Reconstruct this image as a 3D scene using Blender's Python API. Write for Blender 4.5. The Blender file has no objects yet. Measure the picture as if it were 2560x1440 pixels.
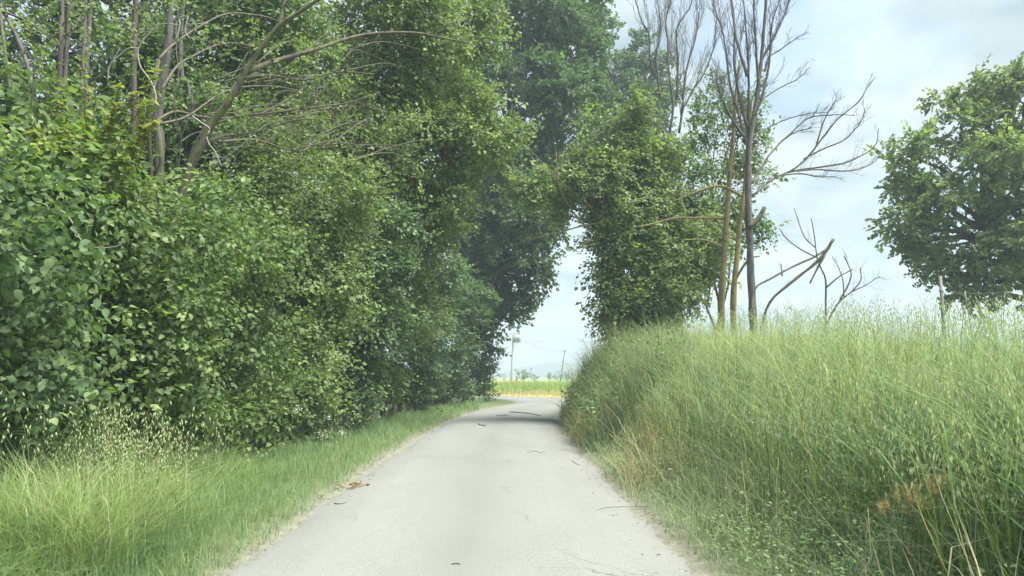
import bpy, math, random
import numpy as np
from mathutils import Matrix, Vector

# ------------------------------------------------------------------ camera, sky, sun, exposure
SC = bpy.context.scene
COL = SC.collection
F = 1750.0                      # focal length in photo pixels (2560 wide)
CAM = np.array([0.0, 0.0, 1.4])
PITCH = math.atan(220.0 / F)    # horizon lies at y = 940
cam_d = bpy.data.cameras.new("camera")
cam_d.sensor_width = 36.0
cam_d.lens = F / 2560.0 * 36.0
cam_d.clip_start = 0.05
cam_d.clip_end = 20000.0
cam = bpy.data.objects.new("camera", cam_d)
COL.objects.link(cam)
cam.location = CAM
cam.rotation_euler = (math.pi / 2 + PITCH, 0, 0)
SC.camera = cam

SUN_EL, SUN_AZ = math.radians(64), math.radians(112)     # azimuth from +Y towards +X
W = bpy.data.worlds.new("World")
SC.world = W
W.use_nodes = True
nt = W.node_tree
nt.nodes.clear()
N = nt.nodes.new
L = nt.links.new
out = N("ShaderNodeOutputWorld")
bg = N("ShaderNodeBackground")
bg.inputs[1].default_value = 0.115
sky = N("ShaderNodeTexSky")
sky.sky_type = 'NISHITA'
sky.sun_disc = False
sky.sun_elevation = SUN_EL
sky.sun_rotation = SUN_AZ
sky.air_density = 1.0
sky.dust_density = 1.5
tc = N("ShaderNodeTexCoord")
sep = N("ShaderNodeSeparateXYZ")
L(tc.outputs["Generated"], sep.inputs[0])
zc = N("ShaderNodeMath"); zc.operation = 'MAXIMUM'; zc.inputs[1].default_value = 0.0
L(sep.outputs[2], zc.inputs[0])
za = N("ShaderNodeMath"); za.operation = 'ADD'; za.inputs[1].default_value = 0.22
L(zc.outputs[0], za.inputs[0])
dx = N("ShaderNodeMath"); dx.operation = 'DIVIDE'
dy = N("ShaderNodeMath"); dy.operation = 'DIVIDE'
L(sep.outputs[0], dx.inputs[0]); L(za.outputs[0], dx.inputs[1])
L(sep.outputs[1], dy.inputs[0]); L(za.outputs[0], dy.inputs[1])
cmb = N("ShaderNodeCombineXYZ")
L(dx.outputs[0], cmb.inputs[0]); L(dy.outputs[0], cmb.inputs[1])
n1 = N("ShaderNodeTexNoise"); n1.inputs["Scale"].default_value = 2.1; n1.inputs["Detail"].default_value = 9
n1.inputs["Roughness"].default_value = 0.52; n1.inputs["Distortion"].default_value = 0.25
mp = N("ShaderNodeMapping"); mp.inputs["Location"].default_value = (3.1, 1.7, 0.4)
L(cmb.outputs[0], mp.inputs[0]); L(mp.outputs[0], n1.inputs["Vector"])
r1 = N("ShaderNodeValToRGB")
r1.color_ramp.elements[0].position = 0.40; r1.color_ramp.elements[0].color = (0.55, 0.55, 0.55, 1)
r1.color_ramp.elements[1].position = 0.56; r1.color_ramp.elements[1].color = (1, 1, 1, 1)
L(n1.outputs["Fac"], r1.inputs[0])
n2 = N("ShaderNodeTexNoise"); n2.inputs["Scale"].default_value = 3.4; n2.inputs["Detail"].default_value = 7
mp2 = N("ShaderNodeMapping"); mp2.inputs["Location"].default_value = (7.3, -2.2, 1.9)
L(cmb.outputs[0], mp2.inputs[0]); L(mp2.outputs[0], n2.inputs["Vector"])
r2 = N("ShaderNodeValToRGB")
r2.color_ramp.elements[0].position = 0.38; r2.color_ramp.elements[0].color = (1.0, 1.36, 1.52, 1)
r2.color_ramp.elements[1].position = 0.60; r2.color_ramp.elements[1].color = (2.2, 2.44, 2.46, 1)
L(n2.outputs["Fac"], r2.inputs[0])
mx = N("ShaderNodeMix"); mx.data_type = 'RGBA'
L(r1.outputs[0], mx.inputs[0]); L(sky.outputs[0], mx.inputs[6]); L(r2.outputs[0], mx.inputs[7])
L(mx.outputs[2], bg.inputs[0]); L(bg.outputs[0], out.inputs[0])

sun_d = bpy.data.lights.new("sun", 'SUN')
sun_d.energy = 4.0
sun_d.angle = math.radians(28)
sun_d.color = (1.0, 0.97, 0.91)
sun = bpy.data.objects.new("sun", sun_d)
COL.objects.link(sun)
sdir = Vector((math.sin(SUN_AZ) * math.cos(SUN_EL), math.cos(SUN_AZ) * math.cos(SUN_EL), math.sin(SUN_EL)))
sun.rotation_euler = sdir.to_track_quat('Z', 'Y').to_euler()
sun.location = (20, 20, 60)

SC.view_settings.view_transform = 'Standard'
SC.view_settings.look = 'None'
SC.view_settings.exposure = 1.75
SC.view_settings.gamma = 1.0
SC.render.engine = 'CYCLES'
SC.cycles.max_bounces = 10
SC.cycles.diffuse_bounces = 6
SC.cycles.transmission_bounces = 4
SC.cycles.glossy_bounces = 2
SC.cycles.volume_bounces = 0
SC.cycles.use_adaptive_sampling = True
SC.cycles.adaptive_threshold = 0.02

rng = np.random.default_rng(11)
random.seed(4)

# ------------------------------------------------------------------ helpers
FWD = np.array([0, math.cos(PITCH), math.sin(PITCH)])
UP = np.array([0, -math.sin(PITCH), math.cos(PITCH)])
RT = np.array([1.0, 0, 0])

def pix(x, y, Y):
    """point on the ray through photo pixel (x, y) at distance Y along the road"""
    d = RT * (x - 1280) / F + UP * (720 - y) / F + FWD
    return CAM + d * (Y / d[1])

def norm(a):
    return a / np.maximum(np.linalg.norm(a, axis=-1, keepdims=True), 1e-9)

def mesh_tri(name, v, f, col=None, mat=None, smooth=False):
    v = np.ascontiguousarray(v, dtype=np.float32)
    f = np.ascontiguousarray(f, dtype=np.int32)
    me = bpy.data.meshes.new(name)
    me.vertices.add(len(v)); me.vertices.foreach_set("co", v.ravel())
    me.loops.add(f.size); me.loops.foreach_set("vertex_index", f.ravel())
    me.polygons.add(len(f))
    me.polygons.foreach_set("loop_start", np.arange(0, f.size, 3, dtype=np.int32))
    me.polygons.foreach_set("loop_total", np.full(len(f), 3, dtype=np.int32))
    if smooth:
        me.polygons.foreach_set("use_smooth", np.ones(len(f), dtype=bool))
    if col is not None:
        a = me.color_attributes.new("col", 'FLOAT_COLOR', 'POINT')
        c = np.ones((len(v), 4), dtype=np.float32); c[:, :3] = col
        a.data.foreach_set("color", c.ravel())
    me.update(calc_edges=True)
    if mat is not None:
        me.materials.append(mat)
    return me

class Geo:
    def __init__(s): s.v, s.f, s.c, s.n = [], [], [], 0
    def add(s, v, f, c=(1, 1, 1)):
        if len(v) == 0: return
        c = np.asarray(c, dtype=float)
        if c.ndim == 1: c = np.tile(c, (len(v), 1))
        s.v.append(v); s.f.append(f + s.n); s.c.append(c); s.n += len(v)
    def mesh(s, name, mat, smooth=False):
        return mesh_tri(name, np.vstack(s.v), np.vstack(s.f), np.vstack(s.c), mat, smooth)
    def tube(s, pts, rad, sides=6, c=(1, 1, 1)):
        pts = np.asarray(pts, float); rad = np.broadcast_to(np.asarray(rad, float), (len(pts),))
        n = len(pts)
        t = norm(np.gradient(pts, axis=0))
        ref = np.array([0, 0, 1.0]) if abs(t[0, 2]) < 0.8 else np.array([1.0, 0, 0])
        a = norm(np.cross(t, ref)); b = np.cross(t, a)
        th = np.arange(sides) * 2 * math.pi / sides
        ring = pts[:, None] + rad[:, None, None] * (a[:, None] * np.cos(th)[None, :, None] + b[:, None] * np.sin(th)[None, :, None])
        if sides >= 7:
            ring = pts[:, None] + (ring - pts[:, None]) * np.random.default_rng(n * 7 + sides).uniform(0.82, 1.16, (n, sides, 1))
        v = ring.reshape(-1, 3)
        i = np.arange(n - 1)[:, None] * sides; j = np.arange(sides)[None]; k = (j + 1) % sides
        q = np.stack([i + j, i + k, i + sides + k, i + sides + j], -1).reshape(-1, 4)
        f = np.vstack([q[:, [0, 1, 2]], q[:, [0, 2, 3]]])
        v = np.vstack([v, pts[0], pts[-1]]); nb = n * sides
        jj = np.arange(sides); kk = (jj + 1) % sides
        f = np.vstack([f, np.stack([np.full(sides, nb), kk, jj], -1),
                       np.stack([np.full(sides, nb + 1), (n - 1) * sides + jj, (n - 1) * sides + kk], -1)])
        s.add(v, f, c)
    def box(s, lo, hi, c=(1, 1, 1)):
        x0, y0, z0 = lo; x1, y1, z1 = hi
        v = np.array([[x0, y0, z0], [x1, y0, z0], [x1, y1, z0], [x0, y1, z0], [x0, y0, z1], [x1, y0, z1], [x1, y1, z1], [x0, y1, z1]], float)
        f = np.array([[0, 2, 1], [0, 3, 2], [4, 5, 6], [4, 6, 7], [0, 1, 5], [0, 5, 4], [1, 2, 6], [1, 6, 5], [2, 3, 7], [2, 7, 6], [3, 0, 4], [3, 4, 7]])
        s.add(v, f, c)

def smooth_path(pts, n=4):
    p = np.asarray(pts, float)
    if len(p) < 3: return p
    q = np.vstack([2 * p[0] - p[1], p, 2 * p[-1] - p[-2]])
    o = []
    for i in range(1, len(q) - 2):
        for t in np.arange(n) / n:
            o.append(0.5 * ((2 * q[i]) + (-q[i - 1] + q[i + 1]) * t + (2 * q[i - 1] - 5 * q[i] + 4 * q[i + 1] - q[i + 2]) * t ** 2
                            + (-q[i - 1] + 3 * q[i] - 3 * q[i + 1] + q[i + 2]) * t ** 3))
    o.append(p[-1])
    return np.array(o)

def link(name, me, parent=None, at=None):
    o = bpy.data.objects.new(name, me)
    COL.objects.link(o)
    if parent is not None:
        o.parent = parent
        if parent.parent is None:
            o.matrix_parent_inverse = Matrix.Translation(-Vector(parent.location))
    return o

def tag(o, label=None, cat=None, group=None, kind=None):
    if label: o["label"] = label
    if cat: o["category"] = cat
    if group: o["group"] = group
    if kind: o["kind"] = kind
    return o

def thing(name, label, cat, loc, group=None):
    o = bpy.data.objects.new(name, None)
    COL.objects.link(o)
    o.empty_display_size = 0.2
    o.location = [float(c) for c in loc]
    return tag(o, label, cat, group)

# ------------------------------------------------------------------ materials
def new_mat(name):
    m = bpy.data.materials.new(name); m.use_nodes = True
    m.node_tree.nodes.clear()
    return m, m.node_tree.nodes.new, m.node_tree.links.new

def leaf_material(name, trans=0.38, rough=0.5, spec=0.22, warm=(1.15, 1.35, 0.6)):
    m, N, L = new_mat(name)
    o = N("ShaderNodeOutputMaterial"); at = N("ShaderNodeAttribute"); at.attribute_name = "col"
    geo = N("ShaderNodeNewGeometry")
    no = N("ShaderNodeTexNoise"); no.inputs["Scale"].default_value = 9.0; no.inputs["Detail"].default_value = 2
    L(geo.outputs["Position"], no.inputs["Vector"])
    hs = N("ShaderNodeHueSaturation")
    mr = N("ShaderNodeMapRange"); mr.inputs[3].default_value = 0.75; mr.inputs[4].default_value = 1.25
    L(no.outputs["Fac"], mr.inputs[0]); L(mr.outputs[0], hs.inputs["Value"]); L(at.outputs["Color"], hs.inputs["Color"])
    p = N("ShaderNodeBsdfPrincipled"); p.inputs["Roughness"].default_value = rough
    p.inputs["Specular IOR Level"].default_value = spec
    L(hs.outputs[0], p.inputs["Base Color"])
    t = N("ShaderNodeBsdfTranslucent")
    mm = N("ShaderNodeMix"); mm.data_type = 'RGBA'; mm.blend_type = 'MULTIPLY'; mm.inputs[0].default_value = 1
    mm.inputs[7].default_value = (*warm, 1); L(hs.outputs[0], mm.inputs[6]); L(mm.outputs[2], t.inputs[0])
    mix = N("ShaderNodeMixShader"); mix.inputs[0].default_value = trans
    L(p.outputs[0], mix.inputs[1]); L(t.outputs[0], mix.inputs[2]); L(mix.outputs[0], o.inputs[0])
    return m

def bark_material(name, c1, c2, c3=None, scale=14.0, stretch=0.25, lichen=0.5):
    m, N, L = new_mat(name)
    o = N("ShaderNodeOutputMaterial"); geo = N("ShaderNodeNewGeometry")
    mp = N("ShaderNodeMapping"); mp.inputs["Scale"].default_value = (1, 1, stretch); L(geo.outputs["Position"], mp.inputs[0])
    n = N("ShaderNodeTexNoise"); n.inputs["Scale"].default_value = scale; n.inputs["Detail"].default_value = 6; L(mp.outputs[0], n.inputs["Vector"])
    r = N("ShaderNodeValToRGB"); r.color_ramp.elements[0].position = 0.35; r.color_ramp.elements[1].position = 0.68
    r.color_ramp.elements[0].color = (*c1, 1); r.color_ramp.elements[1].color = (*c2, 1); L(n.outputs["Fac"], r.inputs[0])
    c = r.outputs[0]
    if c3 is not None:
        n3 = N("ShaderNodeTexNoise"); n3.inputs["Scale"].default_value = 9.0; n3.inputs["Detail"].default_value = 5; L(geo.outputs["Position"], n3.inputs["Vector"])
        r3 = N("ShaderNodeValToRGB"); r3.color_ramp.elements[0].position = lichen - 0.06; r3.color_ramp.elements[1].position = lichen + 0.06
        L(n3.outputs["Fac"], r3.inputs[0])
        mx = N("ShaderNodeMix"); mx.data_type = 'RGBA'; L(r3.outputs[0], mx.inputs[0]); L(c, mx.inputs[6]); mx.inputs[7].default_value = (*c3, 1)
        c = mx.outputs[2]
    p = N("ShaderNodeBsdfPrincipled"); p.inputs["Roughness"].default_value = 0.9; L(c, p.inputs["Base Color"])
    b = N("ShaderNodeBump"); b.inputs["Strength"].default_value = 0.6; b.inputs["Distance"].default_value = 0.02
    L(n.outputs["Fac"], b.inputs["Height"]); L(b.outputs[0], p.inputs["Normal"]); L(p.outputs[0], o.inputs[0])
    return m

def plain_material(name, c1, c2, scale=20.0, rough=0.7, metal=0.0):
    m, N, L = new_mat(name)
    o = N("ShaderNodeOutputMaterial"); geo = N("ShaderNodeNewGeometry")
    n = N("ShaderNodeTexNoise"); n.inputs["Scale"].default_value = scale; n.inputs["Detail"].default_value = 4; L(geo.outputs["Position"], n.inputs["Vector"])
    r = N("ShaderNodeValToRGB"); r.color_ramp.elements[0].position = 0.3; r.color_ramp.elements[1].position = 0.7
    r.color_ramp.elements[0].color = (*c1, 1); r.color_ramp.elements[1].color = (*c2, 1); L(n.outputs["Fac"], r.inputs[0])
    p = N("ShaderNodeBsdfPrincipled"); p.inputs["Roughness"].default_value = rough; p.inputs["Metallic"].default_value = metal
    L(r.outputs[0], p.inputs["Base Color"]); L(p.outputs[0], o.inputs[0])
    return m

M_LEAF = leaf_material("leaf")
M_GRASS = leaf_material("grass", 0.45, 0.5, 0.2, (1.1, 1.2, 0.75))
M_PETAL = leaf_material("petal", 0.3, 0.6, 0.1, (1, 1, 1))
M_GREY = bark_material("bark_grey", (0.065, 0.06, 0.055), (0.16, 0.15, 0.135))
M_DARK = bark_material("bark_dark", (0.04, 0.035, 0.03), (0.12, 0.105, 0.085))
M_PINK = bark_material("bark_reddish", (0.06, 0.052, 0.046), (0.12, 0.102, 0.09), stretch=0.1)
M_LICH = bark_material("bark_lichen", (0.10, 0.09, 0.075), (0.20, 0.185, 0.15), (0.25, 0.20, 0.055), lichen=0.47)
M_MOSS = bark_material("bark_mossy", (0.048, 0.043, 0.034), (0.105, 0.097, 0.07), (0.10, 0.105, 0.038), lichen=0.52)
M_DEAD = bark_material("dead_wood", (0.09, 0.085, 0.078), (0.2, 0.19, 0.17), (0.16, 0.145, 0.06), lichen=0.6)
M_VINE = plain_material("dry_vine", (0.2, 0.19, 0.16), (0.34, 0.32, 0.28))
M_TWIG = plain_material("twig", (0.05, 0.042, 0.03), (0.12, 0.10, 0.07))
M_POLE = plain_material("galvanised_pole", (0.30, 0.33, 0.32), (0.42, 0.45, 0.44), 3.0)
M_BOX = plain_material("transformer_paint", (0.28, 0.3, 0.31), (0.36, 0.38, 0.39), 4.0, 0.5)
M_CERAMIC = plain_material("insulator_ceramic", (0.2, 0.1, 0.06), (0.3, 0.16, 0.1), 6.0, 0.3)
M_WIRE = plain_material("wire", (0.12, 0.12, 0.12), (0.2, 0.2, 0.2))
M_POST = bark_material("weathered_post", (0.14, 0.13, 0.12), (0.3, 0.28, 0.25))

# ------------------------------------------------------------------ terrain and road
CL = np.array([(-0.33, -12), (-0.33, 0), (-0.36, 6), (-0.42, 9), (-0.46, 13), (-0.40, 18), (-0.16, 24), (0.35, 29), (1.5, 34),
               (2.1, 38), (1.6, 42), (-0.4, 45.5), (-4, 48.5), (-10, 51.5), (-20, 54), (-40, 57), (-80, 60)], float)
CL = smooth_path(CL, 8)
HALF = 1.72

def road_dist(x, y):
    """signed distance from the road centreline, positive on the right"""
    x = np.asarray(x, float).ravel(); y = np.asarray(y, float).ravel()
    best = np.full(x.shape, 1e9); sgn = np.ones(x.shape)
    for a, b in zip(CL[:-1], CL[1:]):
        d = b - a; l2 = d @ d
        t = np.clip(((x - a[0]) * d[0] + (y - a[1]) * d[1]) / l2, 0, 1)
        ex = x - a[0] - t * d[0]; ey = y - a[1] - t * d[1]
        r = np.hypot(ex, ey); m = r < best
        best[m] = r[m]; sgn[m] = np.where(d[1] * ex - d[0] * ey >= 0, 1, -1)[m]
    return best * sgn

def sst(a, b, x):
    t = np.clip((x - a) / (b - a), 0, 1); return t * t * (3 - 2 * t)

def wob(x, y, f=1.0, s=0.0):
    return (np.sin(x * 1.7 * f + s + 1.3 * np.sin(y * 0.9 * f + s)) + np.sin(y * 2.1 * f - s * 2 + 1.1 * np.sin(x * 1.3 * f)) + 0.5 * np.sin((x + y) * 4.3 * f + s)) / 2.5

BK_Y = np.array([-10, 2, 5, 9, 14, 19, 24, 29, 33, 38, 46, 80, 4000.])
BK_H = np.array([1.0, 1.0, 1.02, 1.32, 1.72, 1.92, 1.75, 1.35, 0.9, 0.4, 0.05, 0, 0])
def ground_z(x, y):
    sh = np.asarray(x, float).shape
    x = np.asarray(x, float).ravel(); y = np.asarray(y, float).ravel()
    d = road_dist(x, y)
    hb = np.interp(y, BK_Y, BK_H)
    e = d - HALF
    stp = 0.35 + 0.4 * sst(12, 20, y)
    right = hb * ((1 - stp) * sst(0.15, 3.0, e) + stp * sst(0.1, 1.5, e)) * (1 - sst(60, 140, x)) + 0.03 * sst(0, 0.4, e)
    el = -d - HALF
    near = (1 - sst(40, 47, y))
    left = near * (0.10 * sst(0.1, 0.8, el) - 0.6 * sst(1.5, 2.5, el) + 0.5 * sst(3.5, 6.0, el))
    z = np.where(d > 0, right, left)
    z = z + 0.035 * wob(x, y, 1.0, 2.0) * sst(0.3, 1.0, np.abs(d) - HALF)
    z = z - 0.03 * (np.abs(d) < HALF)
    return z.reshape(sh)

gx = np.unique(np.concatenate([np.linspace(-14, 14, 113), np.sign(np.linspace(-1, 1, 60)) * (14 + 3986 * np.abs(np.linspace(-1, 1, 60)) ** 3)]))
gy = np.unique(np.concatenate([np.linspace(-12, 62, 149), 62 + 3900 * np.linspace(0, 1, 40) ** 2.5, [-40, -25]]))
GX, GY = np.meshgrid(gx, gy)
GZ = ground_z(GX, GY)
GV = np.stack([GX, GY, GZ], -1).reshape(-1, 3)
nx, ny = len(gx), len(gy)
ii = (np.arange(ny - 1)[:, None] * nx + np.arange(nx - 1)[None]).ravel()
GF = np.vstack([np.stack([ii, ii + 1, ii + nx + 1], -1), np.stack([ii, ii + nx + 1, ii + nx], -1)])
gd = road_dist(GV[:, 0], GV[:, 1])
gcol = np.tile(np.array([0.10, 0.13, 0.045]), (len(GV), 1))                 # grassy soil
shoulder = 1 - sst(0.0, 0.28, np.abs(gd) - HALF)
gcol = gcol * (1 - shoulder[:, None]) + np.array([0.21, 0.2, 0.165]) * shoulder[:, None]
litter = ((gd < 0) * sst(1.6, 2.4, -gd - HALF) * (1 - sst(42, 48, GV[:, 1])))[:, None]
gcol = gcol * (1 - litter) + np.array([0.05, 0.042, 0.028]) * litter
strawm = ((gd > 0) * sst(38, 42, GV[:, 1]) * sst(.2, .8, gd - HALF))[:, None]
gcol = gcol * (1 - strawm) + np.array([0.40, 0.34, 0.16]) * strawm
fieldm = sst(56, 62, GV[:, 1])[:, None]
gcol = gcol * (1 - fieldm) + np.array([0.24, 0.30, 0.09]) * fieldm

m, N, L = new_mat("ground_soil")
o = N("ShaderNodeOutputMaterial"); at = N("ShaderNodeAttribute"); at.attribute_name = "col"; geo = N("ShaderNodeNewGeometry")
n = N("ShaderNodeTexNoise"); n.inputs["Scale"].default_value = 7; n.inputs["Detail"].default_value = 9; n.inputs["Roughness"].default_value = 0.7
L(geo.outputs["Position"], n.inputs["Vector"])
mr = N("ShaderNodeMapRange"); mr.inputs[1].default_value = 0.25; mr.inputs[2].default_value = 0.75; mr.inputs[3].default_value = 0.55; mr.inputs[4].default_value = 1.35
L(n.outputs["Fac"], mr.inputs[0])
hs = N("ShaderNodeHueSaturation"); L(mr.outputs[0], hs.inputs["Value"]); L(at.outputs["Color"], hs.inputs["Color"])
p = N("ShaderNodeBsdfPrincipled"); p.inputs["Roughness"].default_value = 0.95; L(hs.outputs[0], p.inputs["Base Color"])
b = N("ShaderNodeBump"); b.inputs["Strength"].default_value = 0.8; b.inputs["Distance"].default_value = 0.03; L(n.outputs["Fac"], b.inputs["Height"]); L(b.outputs[0], p.inputs["Normal"])
L(p.outputs[0], o.inputs[0])
M_SOIL = m
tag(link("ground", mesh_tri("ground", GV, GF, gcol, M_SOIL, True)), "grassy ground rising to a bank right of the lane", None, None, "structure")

# road strip
m, N, L = new_mat("road_surface")
o = N("ShaderNodeOutputMaterial"); geo = N("ShaderNodeNewGeometry"); uv = N("ShaderNodeAttribute"); uv.attribute_name = "col"
fine = N("ShaderNodeTexNoise"); fine.inputs["Scale"].default_value = 75; fine.inputs["Detail"].default_value = 3; fine.inputs["Roughness"].default_value = 0.7
mid = N("ShaderNodeTexNoise"); mid.inputs["Scale"].default_value = 1.1; mid.inputs["Detail"].default_value = 7; mid.inputs["Roughness"].default_value = 0.6
L(geo.outputs["Position"], fine.inputs["Vector"]); 
mpp = N("ShaderNodeMapping"); mpp.inputs["Scale"].default_value = (1.0, 0.35, 1.0); L(geo.outputs["Position"], mpp.inputs[0]); L(mpp.outputs[0], mid.inputs["Vector"])
rf = N("ShaderNodeValToRGB"); rf.color_ramp.elements[0].position = 0.25; rf.color_ramp.elements[1].position = 0.7
rf.color_ramp.elements[0].color = (0.125, 0.131, 0.119, 1); rf.color_ramp.elements[1].color = (0.25, 0.258, 0.237, 1); L(fine.outputs["Fac"], rf.inputs[0])
rm = N("ShaderNodeMapRange"); rm.inputs[1].default_value = 0.3; rm.inputs[2].default_value = 0.7; rm.inputs[3].default_value = 0.93; rm.inputs[4].default_value = 1.06; L(mid.outputs["Fac"], rm.inputs[0])
# darker strip along the crown of the lane: coordinate across the lane is stored in the red channel
sepc = N("ShaderNodeSeparateColor"); L(uv.outputs["Color"], sepc.inputs[0])
crn = N("ShaderNodeValToRGB"); e = crn.color_ramp.elements
e[0].position = 0.0; e[0].color = (0.96, 0.96, 0.96, 1); e[1].position = 1.0; e[1].color = (0.96, 0.96, 0.96, 1)
for ps, v in ((0.2, 1.06), (0.38, 1.0), (0.5, 0.91), (0.6, 0.99), (0.78, 1.06)):
    q = crn.color_ramp.elements.new(ps); q.color = (v, v, v, 1)
L(sepc.outputs[0], crn.inputs[0])
m1 = N("ShaderNodeMix"); m1.data_type = 'RGBA'; m1.blend_type = 'MULTIPLY'; m1.inputs[0].default_value = 1; L(rf.outputs[0], m1.inputs[6]); L(rm.outputs[0], m1.inputs[7])
m2 = N("ShaderNodeMix"); m2.data_type = 'RGBA'; m2.blend_type = 'MULTIPLY'; m2.inputs[0].default_value = 1; L(m1.outputs[2], m2.inputs[6]); L(crn.outputs[0], m2.inputs[7])
# cracks: thin cell borders kept only in patches
vo = N("ShaderNodeTexVoronoi"); vo.feature = 'DISTANCE_TO_EDGE'; vo.inputs["Scale"].default_value = 0.75
dn = N("ShaderNodeTexNoise"); dn.inputs["Scale"].default_value = 3.0; dn.inputs["Detail"].default_value = 5; L(geo.outputs["Position"], dn.inputs["Vector"])
va = N("ShaderNodeVectorMath"); va.operation = 'MULTIPLY_ADD'; va.inputs[1].default_value = (0.6, 0.6, 0.6); L(dn.outputs["Color"], va.inputs[0]); L(geo.outputs["Position"], va.inputs[2]); L(va.outputs[0], vo.inputs["Vector"])
cr = N("ShaderNodeMapRange"); cr.inputs[1].default_value = 0.002; cr.inputs[2].default_value = 0.009; cr.inputs[3].default_value = 1; cr.inputs[4].default_value = 0; L(vo.outputs["Distance"], cr.inputs[0])
pn = N("ShaderNodeTexNoise"); pn.inputs["Scale"].default_value = 0.55; pn.inputs["Detail"].default_value = 2; L(geo.outputs["Position"], pn.inputs["Vector"])
pm = N("ShaderNodeMapRange"); pm.inputs[1].default_value = 0.5; pm.inputs[2].default_value = 0.58; L(pn.outputs["Fac"], pm.inputs[0])
cm = N("ShaderNodeMath"); cm.operation = 'MULTIPLY'; L(cr.outputs[0], cm.inputs[0]); L(pm.outputs[0], cm.inputs[1])
cm2 = N("ShaderNodeMath"); cm2.operation = 'MULTIPLY'; cm2.inputs[1].default_value = 0.7; L(cm.outputs[0], cm2.inputs[0])
m3 = N("ShaderNodeMix"); m3.data_type = 'RGBA'; L(cm2.outputs[0], m3.inputs[0]); L(m2.outputs[2], m3.inputs[6]); m3.inputs[7].default_value = (0.09, 0.085, 0.07, 1)
p = N("ShaderNodeBsdfPrincipled"); p.inputs["Roughness"].default_value = 0.85; p.inputs["Specular IOR Level"].default_value = 0.25; L(m3.outputs[2], p.inputs["Base Color"])
b = N("ShaderNodeBump"); b.inputs["Strength"].default_value = 0.35; b.inputs["Distance"].default_value = 0.006; L(fine.outputs["Fac"], b.inputs["Height"]); L(b.outputs[0], p.inputs["Normal"])
L(p.outputs[0], o.inputs[0])
M_ROAD = m
seg = np.linalg.norm(np.diff(CL, axis=0), axis=1); s = np.concatenate([[0], np.cumsum(seg)])
sn = np.arange(0, s[-1], 0.12)
cx = np.stack([np.interp(sn, s, CL[:, 0]), np.interp(sn, s, CL[:, 1])], -1)
tn = norm(np.gradient(cx, axis=0)); nr = np.stack([tn[:, 1], -tn[:, 0]], -1)
def jag(seed):
    r = np.random.default_rng(seed); a = r.normal(0, 1, len(sn))
    k = np.ones(5) / 5
    return 0.09 * np.convolve(a, k, 'same') + 0.09 * np.convolve(r.normal(0, 1, len(sn)), np.ones(25) / 12, 'same')
jl, jr = jag(1), jag(2)
us = np.linspace(-1, 1, 13)
rv, rc = [], []
for u in us:
    off = u * HALF + (jr if u > 0.99 else 0) - (jl if u < -0.99 else 0)
    xy = cx + nr * (off if isinstance(off, np.ndarray) else np.full(len(sn), off))[:, None]
    z = 0.018 + 0.035 * (1 - u * u) - (0.045 if abs(u) > 0.99 else 0)
    rv.append(np.column_stack([xy, np.full(len(sn), z)])); rc.append(np.column_stack([np.full(len(sn), (u + 1) / 2), np.zeros(len(sn)), np.zeros(len(sn))]))
RV = np.stack(rv, 1).reshape(-1, 3); RC = np.stack(rc, 1).reshape(-1, 3)
k = len(us)
ii = (np.arange(len(sn) - 1)[:, None] * k + np.arange(k - 1)[None]).ravel()
RF = np.vstack([np.stack([ii, ii + 1, ii + k + 1], -1), np.stack([ii, ii + k + 1, ii + k], -1)])
tag(link("road", mesh_tri("road", RV, RF, RC, M_ROAD, True)), "narrow pale worn lane bending left under the trees", None, None, "structure")

def on_road_or_ground(x, y):
    d = float(road_dist([x], [y])[0])
    if abs(d) < HALF * 0.97:
        return 0.018 + 0.035 * (1 - (d / HALF) ** 2)
    return float(ground_z(np.array([x]), np.array([y]))[0])

# hills far behind the field
hx = np.linspace(-3600, 3600, 161) * .3
prof = .3 * np.interp(hx / .3, [-3600, -2200, -900, -250, -48, 80, 190, 300, 700, 1500, 2500, 3600], [60, 95, 55, 20, 25, 52, 76, 70, 96, 60, 90, 50])
prof = prof + 1.1 * np.sin(hx / 15) + .8 * np.sin(hx / 7 + 1)
rows = [(0, 0), (120, .35), (260, .75), (400, 1.0), (520, .8), (800, 0)]
hv = np.vstack([np.column_stack([hx, np.full_like(hx, 820 + .5 * dd) + 20 * np.sin(hx / 100), np.maximum(prof * hh, 0) - (3 if hh == 0 else 0)]) for dd, hh in rows])
ii = (np.arange(len(rows) - 1)[:, None] * len(hx) + np.arange(len(hx) - 1)[None]).ravel()
hf = np.vstack([np.stack([ii, ii + 1, ii + len(hx) + 1], -1), np.stack([ii, ii + len(hx) + 1, ii + len(hx)], -1)])
M_HILL = plain_material("wooded_hill", (0.05, 0.075, 0.04), (0.09, 0.11, 0.06), 0.01, 0.95)
tag(link("hills", mesh_tri("hills", hv, hf, None, M_HILL, True)), "faint blue wooded hills on the horizon", None, None, "structure")

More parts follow.
